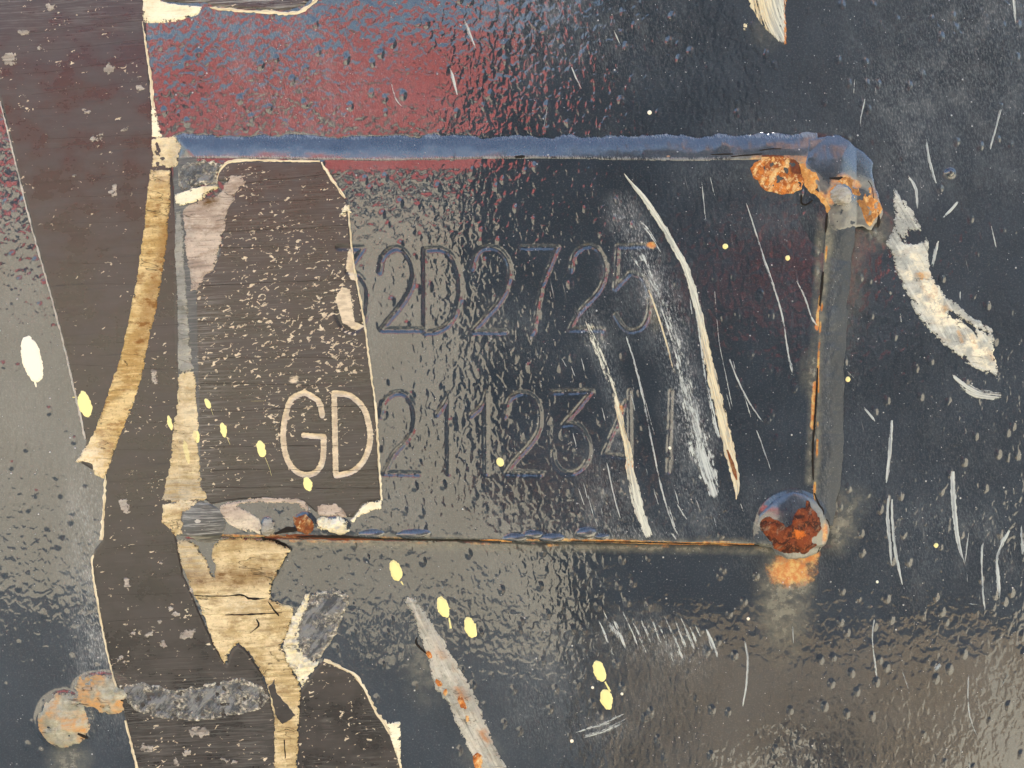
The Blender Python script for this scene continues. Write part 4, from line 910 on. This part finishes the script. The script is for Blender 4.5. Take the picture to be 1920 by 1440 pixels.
tag(patch('scrape_mark', sc2_field, M_scuffp, None, step=1.5, thick=1.6, ew=3, wear=lambda U, V: (
    0.85 * seg_mask(U, V, [(1728,515),(1745,545),(1770,590)], 3, 16) * smooth(3 * fbm(U / 12, V / 12, 86, 3) + 0.5) + 0.9 * seg_mask(U, V, [(1822,632),(1827,650)], 2, 6) + 0.7 * seg_mask(U, V, [(1796,622),(1802,640)], 1, 5) + 0.6 * seg_mask(U, V, [(1850,660),(1860,672)], 2, 9),
    0.95 * seg_mask(U, V, mid_l, 6, 30) * smooth(2 * fbm(U / 20, V / 20, 87, 2) + 0.7), 0 * U)), 'broad curved scuff of white and ochre right of the plate', 'scrape')
tag(ribbon('scrape_mark', [(1784,702,6),(1806,722,14),(1834,738,22),(1876,744,16)], M_scrape, None, h=1.0, nx=9, wear=(0.8, 0.15, 0)), 'short white scrape just under the broad ochre scuff', 'scrape')
tag(ribbon('scrape_mark', [(1428,-60,60),(1438,-10,74),(1448,30,52),(1462,62,28),(1472,84,6)], M_scrapeo, None, h=1.0, nx=17, wear=lambda U, V, t: (0.95 + 0 * U, 0.9 * smooth((1465 - U) / 40), 0.55 * smooth((U - 1464) / 8)), jag=0.1), 'cream and rust chip tapering to a point, above the top weld', 'scrape')
patch('paint_chip', poly([(1393,40),(1404,42),(1400,52),(1396,66),(1393,54)], amp=1, sc=5, seed=68), M_cream, panel, step=1.5, thick=1.2)

# ------------------------------------------------------------------ scratches: parts of the surface they are cut into
rs0 = np.random.RandomState(21)
def scratch(par, pts, cover=0.8, g=0.0, b=0.0, mat=None): return ribbon('scratch', pts, mat or M_scrape, par, wear=(cover, g, b), h=0.8)
big_s = ribbon('scratch', [(1168,330,2),(1184,350,5),(1206,376,10),(1240,428,12),(1262,466,11),(1284,508,12),(1300,562,13),(1312,612,14),(1322,664,16),(1337,730,18),(1352,792,20),(1364,846,19),(1373,884,16),(1377,912,10),(1376,934,2)], M_scrapeo, plate,
       wear=lambda U, V, t: (1.0 + 0 * U, 0.75 * smooth((t[:, None] - 0.42) / 0.15) + 0 * U, 0.12 * smooth(1 - np.abs(t[:, None] - 0.5) / 0.05) + 0 * U), h=1.0, crown=0.25, nx=9, jag=0.18)
big_s['label'] = 'longest pale scratch, rusty at its lower end'
ribbon('rust_streak', [(1359,842,3),(1366,862,6),(1373,884,7),(1377,898,3)], M_rusto, big_s, h=2.4, wear=(0.6, 0, 0))
ribbon('scratch', [(1298,560,4),(1310,640,6),(1322,720,8),(1336,790,9),(1346,830,6)], M_scrape, plate, wear=(0.62, 0, 0), h=0.9)
ribbon('scratch', [(1196,470,14),(1222,530,22),(1246,590,26),(1268,660,34),(1284,730,38),(1300,800,40),(1316,860,38),(1332,910,30),(1340,934,10)], M_scrape, plate, wear=lambda U, V, t: (0.50 + 0.24 * smooth((t[:, None] - 0.55) / 0.3) + 0 * U, 0 * U, 0 * U), h=0.8, nx=13)
ribbon('scratch', [(1214,545,3),(1230,590,4),(1246,640,4),(1258,690,3)], M_scrapeo, plate, wear=(0.9, 0.8, 0.1))
ribbon('scratch', [(1192,410,5),(1215,440,8),(1240,480,5)], M_scrape, plate, wear=(0.62, 0, 0))
ribbon('scratch', [(1178,478,6),(1196,500,10),(1210,530,8)], M_scrape, plate, wear=(0.55, 0, 0))
ribbon('scratch', [(1093,592,16),(1112,632,24),(1130,680,18),(1148,730,15),(1158,770,13),(1168,812,12),(1176,850,14),(1180,880,16),(1188,920,20),(1200,965,20),(1214,1004,18)], M_scrapeo, plate,
       wear=lambda U, V, t: (0.52 + 0.4 * smooth((t[:, None] - 0.3) / 0.2) + 0 * U, 0.8 * smooth(1 - np.abs(t[:, None] - 0.55) / 0.3) + 0 * U, 0.36 * smooth(1 - np.abs(t[:, None] - 0.68) / 0.09) + 0.3 * smooth(1 - np.abs(t[:, None] - 0.42) / 0.08) + 0 * U), nx=9, crown=0.2)
for s in ([(1172,630,3),(1190,690,4),(1204,750,4),(1216,810,4),(1228,870,4),(1242,930,4),(1258,980,3),(1272,1006,2)], [(1185,670,2),(1204,740,2),(1226,820,2)], [(1136,865,2),(1150,930,3),(1162,972,2)], [(1098,915,2),(1110,960,2),(1122,992,2)],
          [(1395,385,2),(1410,430,3),(1422,470,4),(1436,512,5),(1448,545,4),(1460,585,5),(1468,630,4),(1474,670,5),(1484,704,6)], [(1488,528,3),(1504,560,4),(1516,596,4),(1527,612,3)], [(1336,548,2),(1344,640,2),(1358,710,2),(1370,768,2)],
          [(1364,674,3),(1378,710,3),(1396,746,3),(1412,772,3),(1426,792,3)], [(1414,806,2),(1428,844,3),(1442,884,2)], [(1384,720,2),(1400,770,2),(1404,784,2)], [(1388,345,2),(1394,378,2)], [(1312,345,2),(1320,420,2)], [(1326,330,2),(1338,380,2)],
          [(1262,936,2),(1278,962,4),(1285,972,2)], [(1250,946,4),(1262,985,3)], [(1256,995,6),(1264,1008,3)], [(1082,910,2),(1094,945,2)], [(1052,672,2),(1062,690,2)], [(1068,684,2),(1080,714,2)], [(1220,905,3),(1232,945,2)], [(1180,700,2),(1187,735,2)],
          [(1300,930,2),(1312,962,2)], [(1384,942,2),(1390,958,3)], [(1290,560,2),(1294,590,3)]):
    scratch(plate, s, rs0.uniform(0.72, 0.95) if s[1][2] > 2 else rs0.uniform(0.6, 0.8))
for s in ([(1666,930,4),(1664,965,6),(1668,1010,7),(1672,1060,3)], [(1672,936,4),(1674,985,5),(1680,1040,6),(1692,1096,2)], [(1786,884,9),(1788,930,11),(1792,985,9),(1800,1030,7),(1808,1056,2)], [(1816,998,4),(1812,1030,4),(1808,1060,2)], [(1812,1070,3),(1814,1096,2)],
          [(1843,1012,6),(1841,1050,4),(1842,1100,4),(1846,1144,3)], [(1892,994,7),(1878,1020,8),(1869,1050,7),(1872,1090,8),(1873,1124,3)], [(1640,1154,3),(1636,1195,3),(1640,1240,4),(1645,1274,3)], [(1816,1264,3),(1815,1310,3),(1820,1350,3),(1832,1382,2)],
          [(1396,1198,3),(1402,1236,5),(1400,1280,4),(1393,1324,3)], [(1486,1170,2),(1488,1206,2)], [(1736,262,3),(1742,300,5),(1754,344,4)], [(1876,206,5),(1870,228,4),(1856,280,3)], [(1796,378,4),(1782,394,6),(1768,408,3)], [(1702,330,4),(1716,352,6),(1720,392,4)],
          [(1858,424,2),(1864,448,3),(1868,466,2)], [(1622,184,3),(1614,220,3),(1613,240,2)], [(1602,146,2),(1600,180,3)], [(1640,164,3),(1642,178,2)], [(844,128,4),(850,150,6),(857,178,3)], [(734,158,3),(742,185,3),(756,202,2)], [(870,36,5),(880,62,7),(892,92,3)],
          [(1072,126,2),(1080,146,3),(1090,166,2)], [(1150,55,3),(1164,86,2)], [(1026,200,3),(1020,238,2)], [(1690,1254,2),(1704,1294,2)], [(1816,1424,3),(1820,1460,2)], [(1812,1132,2),(1834,1133,2)], [(1586,694,3),(1606,714,3)], [(1688,588,4),(1690,604,3)],
          [(1736,516,4),(1752,526,3)], [(1800,538,4),(1800,566,3)], [(1758,452,7),(1748,500,6)], [(1676,352,6),(1686,378,9),(1692,394,4)], [(1764,1246,10),(1754,1256,12)], [(1900,0,6),(1904,50,4)], [(1620,764,3),(1636,784,5),(1640,790,2)], [(1672,788,6),(1668,850,7),(1662,905,5)],
          [(1888,1265,2),(1876,1290,2)], [(1915,985,6),(1918,1040,6)]):
    scratch(panel, s, rs0.uniform(0.78, 1.0) if s[1][2] > 3 else rs0.uniform(0.65, 0.85))
# rubbed fans of fine scratches
rs = np.random.RandomState(4)
for k in range(15):
    x = 1108 + k * 15 + rs.uniform(-5, 5); y = 1140 + rs.uniform(-6, 12) + k * 1.5; L_ = rs.uniform(45, 95)
    scratch(panel, [(x, y, 2), (x + L_ * 0.25, y + L_ * 0.55, rs.uniform(5, 11)), (x + L_ * 0.42, y + L_, rs.uniform(3, 8))], rs.uniform(0.48, 0.66))
for k in range(6):
    x = 1075 + rs.uniform(0, 30); y = 1385 - rs.uniform(0, 16); scratch(panel, [(x, y, 2), (x + 45, y - 14, rs.uniform(3, 7)), (x + 90, y - 36, 2)], rs.uniform(0.5, 0.66))
for k in range(22):
    x = rs.uniform(1060, 1420); y = rs.uniform(620, 960); L_ = rs.uniform(14, 44)
    scratch(plate, [(x, y, 1.5), (x + L_ * 0.14, y + L_ * 0.5, 2), (x + L_ * 0.25, y + L_, 1.2)], rs.uniform(0.6, 0.76))

# open cracks along the welds
for s in ([(1537,512,3),(1535,540,5),(1531,575,3)], [(1527,690,2),(1525,740,4),(1521,800,4),(1518,850,4),(1519,898,2)], [(1521,922,3),(1528,942,5),(1536,956,5),(1534,966,3),(1544,974,6),(1551,988,3)], [(1532,1022,3),(1530,1030,6),(1528,1034,2)],
          [(1330,294,2),(1360,293,3),(1370,293,2)], [(1366,298,2),(1400,295,3),(1424,293,2)], [(1420,286,2),(1445,283,2),(1460,283,2)], [(1542,404,2),(1541,424,5),(1540,440,2)], [(1545,340,2),(1562,341,7),(1570,338,3)], [(1497,370,3),(1496,384,4),(1504,388,3),(1516,380,2)],
          [(1643,400,3),(1644,418,7),(1643,428,2)], [(1622,342,2),(1629,352,2),(1633,375,2)], [(966,299,5),(978,298,5),(984,298,2)]):
    ribbon('crack', s, M_crack, plate, h=1.9, crown=0.1)
ribbon('rust_streak', [(500,1006,7),(560,1004,9),(640,1008,9),(720,1011,5)], M_rusto, plate, h=1.2, wear=(0.7, 0, 0))
ribbon('rust_streak', [(900,1012,4),(930,1011,6),(960,1014,3)], M_rusto, plate, h=1.2, wear=(0.1, 0.5, 0))
ribbon('rust_streak', [(1090,1012,3),(1150,1013,7),(1210,1015,8),(1290,1017,7),(1370,1019,6),(1410,1018,3)], M_rusto, plate, h=1.2, wear=(0.2, 0.4, 0))
for s in ([(492,1010,5),(512,1014,7),(530,1021,7),(544,1030,4)], [(520,998,4),(545,990,10),(562,990,6)], [(560,1004,3),(640,1004,6),(720,1009,3),(830,1011,4),(940,1013,3)], [(1070,1012,2),(1160,1014,3),(1280,1017,3),(1420,1021,3)]):
    ribbon('crack', s, M_crack, plate, h=2.4, crown=0.1)

# ------------------------------------------------------------------ splashes of pale yellow paint
def splash(cx, cy, rx, ry, ang, label, mat=None, tail=None, spikes=False, k=[0]):
    k[0] += 1
    o = patch('paint_splash', oval(cx, cy, rx, ry, ang, amp=min(1.6, rx * 0.14), sc=6, seed=200 + k[0]), mat or M_yellow, None, step=1.5 if rx > 6 else 1.0, thick=2.0 if rx > 6 else 1.2, ew=min(5, rx * 0.6))
    tag(o, label, 'paint splash', 'pale yellow paint splashes')
    if tail: ribbon('drip_tail', tail, mat or M_yellow, o, h=1.0, crown=0.6)
    if spikes: ribbon('drip_tail', [(cx - rx - 8, cy - ry * 0.45, 1.2), (cx, cy - ry * 0.5, 3), (cx + rx + 9, cy - ry * 0.55, 1.2)], mat or M_yellow, o, h=1.0)
    return o
splash(60, 674, 19, 46, -14, 'largest, almost white paint splash near the thin film line', M_white, tail=[(66,716,4),(68,726,2)])
splash(160, 758, 16, 29, -14, 'yellow paint splash lying across the thin film line', spikes=True)
splash(323, 608, 5, 8, -15, 'small yellow dot just left of the grey-green glue line')
splash(474, 670, 5.5, 8, -20, 'small yellow oval on the flaking film, upper of a close pair')
splash(498, 704, 6, 9, -20, 'small yellow oval on the flaking film, lower of a close pair')
splash(396, 756, 8, 13, -25, 'yellow splash with a tail on the flaking film near its left border', tail=[(402,766,4),(406,778,2)])
splash(489, 755, 6, 7, 0, 'tiny yellow star left of the letter G', spikes=True)
splash(425, 805, 9, 17, -12, 'yellow splash with side spikes and a tail, below the one near the film border', tail=[(431,818,5),(437,832,2)], spikes=True)
splash(495, 840, 11, 19, -12, 'yellow splash with a long thin tail left of the letter G', tail=[(502,856,3),(510,876,2),(514,890,2)], spikes=True)
splash(319, 793, 8, 18, -14, 'yellow splash on the left border of the pale glue strip')
splash(354, 846, 11, 30, -14, 'long yellow splash running down the pale glue strip')
splash(372, 816, 10, 16, -14, 'yellow splash beside the long one on the pale glue strip')
splash(581, 905, 11, 17, -16, 'yellow splash hanging below the letter G')
splash(706, 825, 4.5, 8, -10, 'tiny yellow splash on the right curve of the letter D')
splash(938, 865, 7, 9, -20, 'small yellow splash between the stamped 1 and 2')
splash(742, 1070, 12, 21, -17, 'clean yellow oval just below the plate, alone', tail=[(752,1090,3),(756,1097,1.5)])
splash(831, 1138, 12, 21, -16, 'yellow oval with a drip tail beside the top of the long grey scrape', tail=[(842,1158,3),(845,1178,4)])
splash(882, 1177, 12, 21, -18, 'tailless yellow oval right of the long grey scrape')
splash(1124, 1258, 12, 21, -18, 'yellow oval with a tail, upper of two below the faint white rub', tail=[(1134,1278,3),(1144,1296,4)])
splash(1137, 1311, 12, 20, -14, 'tailless yellow oval, lower of two below the faint white rub')
for cx, cy, r, lab in ((1356, 465, 5.5, 'cream dot left of the thin scratch in the plate corner'), (1472, 486, 5, 'cream dot between the thin scratch and the right weld'), (1590, 711, 5, 'cream dot just right of the right weld'),
                       (1755, 1023, 5, 'cream dot between the short white scratches at the right'), (1218, 211, 4.5, 'cream dot above the top weld'), (1645, 1091, 3, 'tiny cream dot under the double white scratch'),
                       (1111, 1289, 3, 'tiny cream dot left of the two yellow ovals'), (1166, 1301, 3, 'tiny cream dot right of the two yellow ovals'), (1072, 1389, 3.5, 'tiny cream dot at the end of the lowest faint rub'), (1403, 1160, 3.5, 'tiny cream dot above a single thin scratch under the rusty corner'),
                       (1253, 839, 3.5, 'tiny cream dot on the last stamped stroke')):
    splash(cx, cy, r, r * 1.05, 0, lab, M_yellow if r > 4.8 else M_white)
pimple = patch('weld_spatter', oval(1780, 324, 10, 9, 0, amp=1.2, sc=6, seed=232), M_weld, None, step=1.5, thick=2.0, ew=5)
tag(pimple, 'small painted steel pimple standing on the panel beside the broad scuff', 'weld spatter')
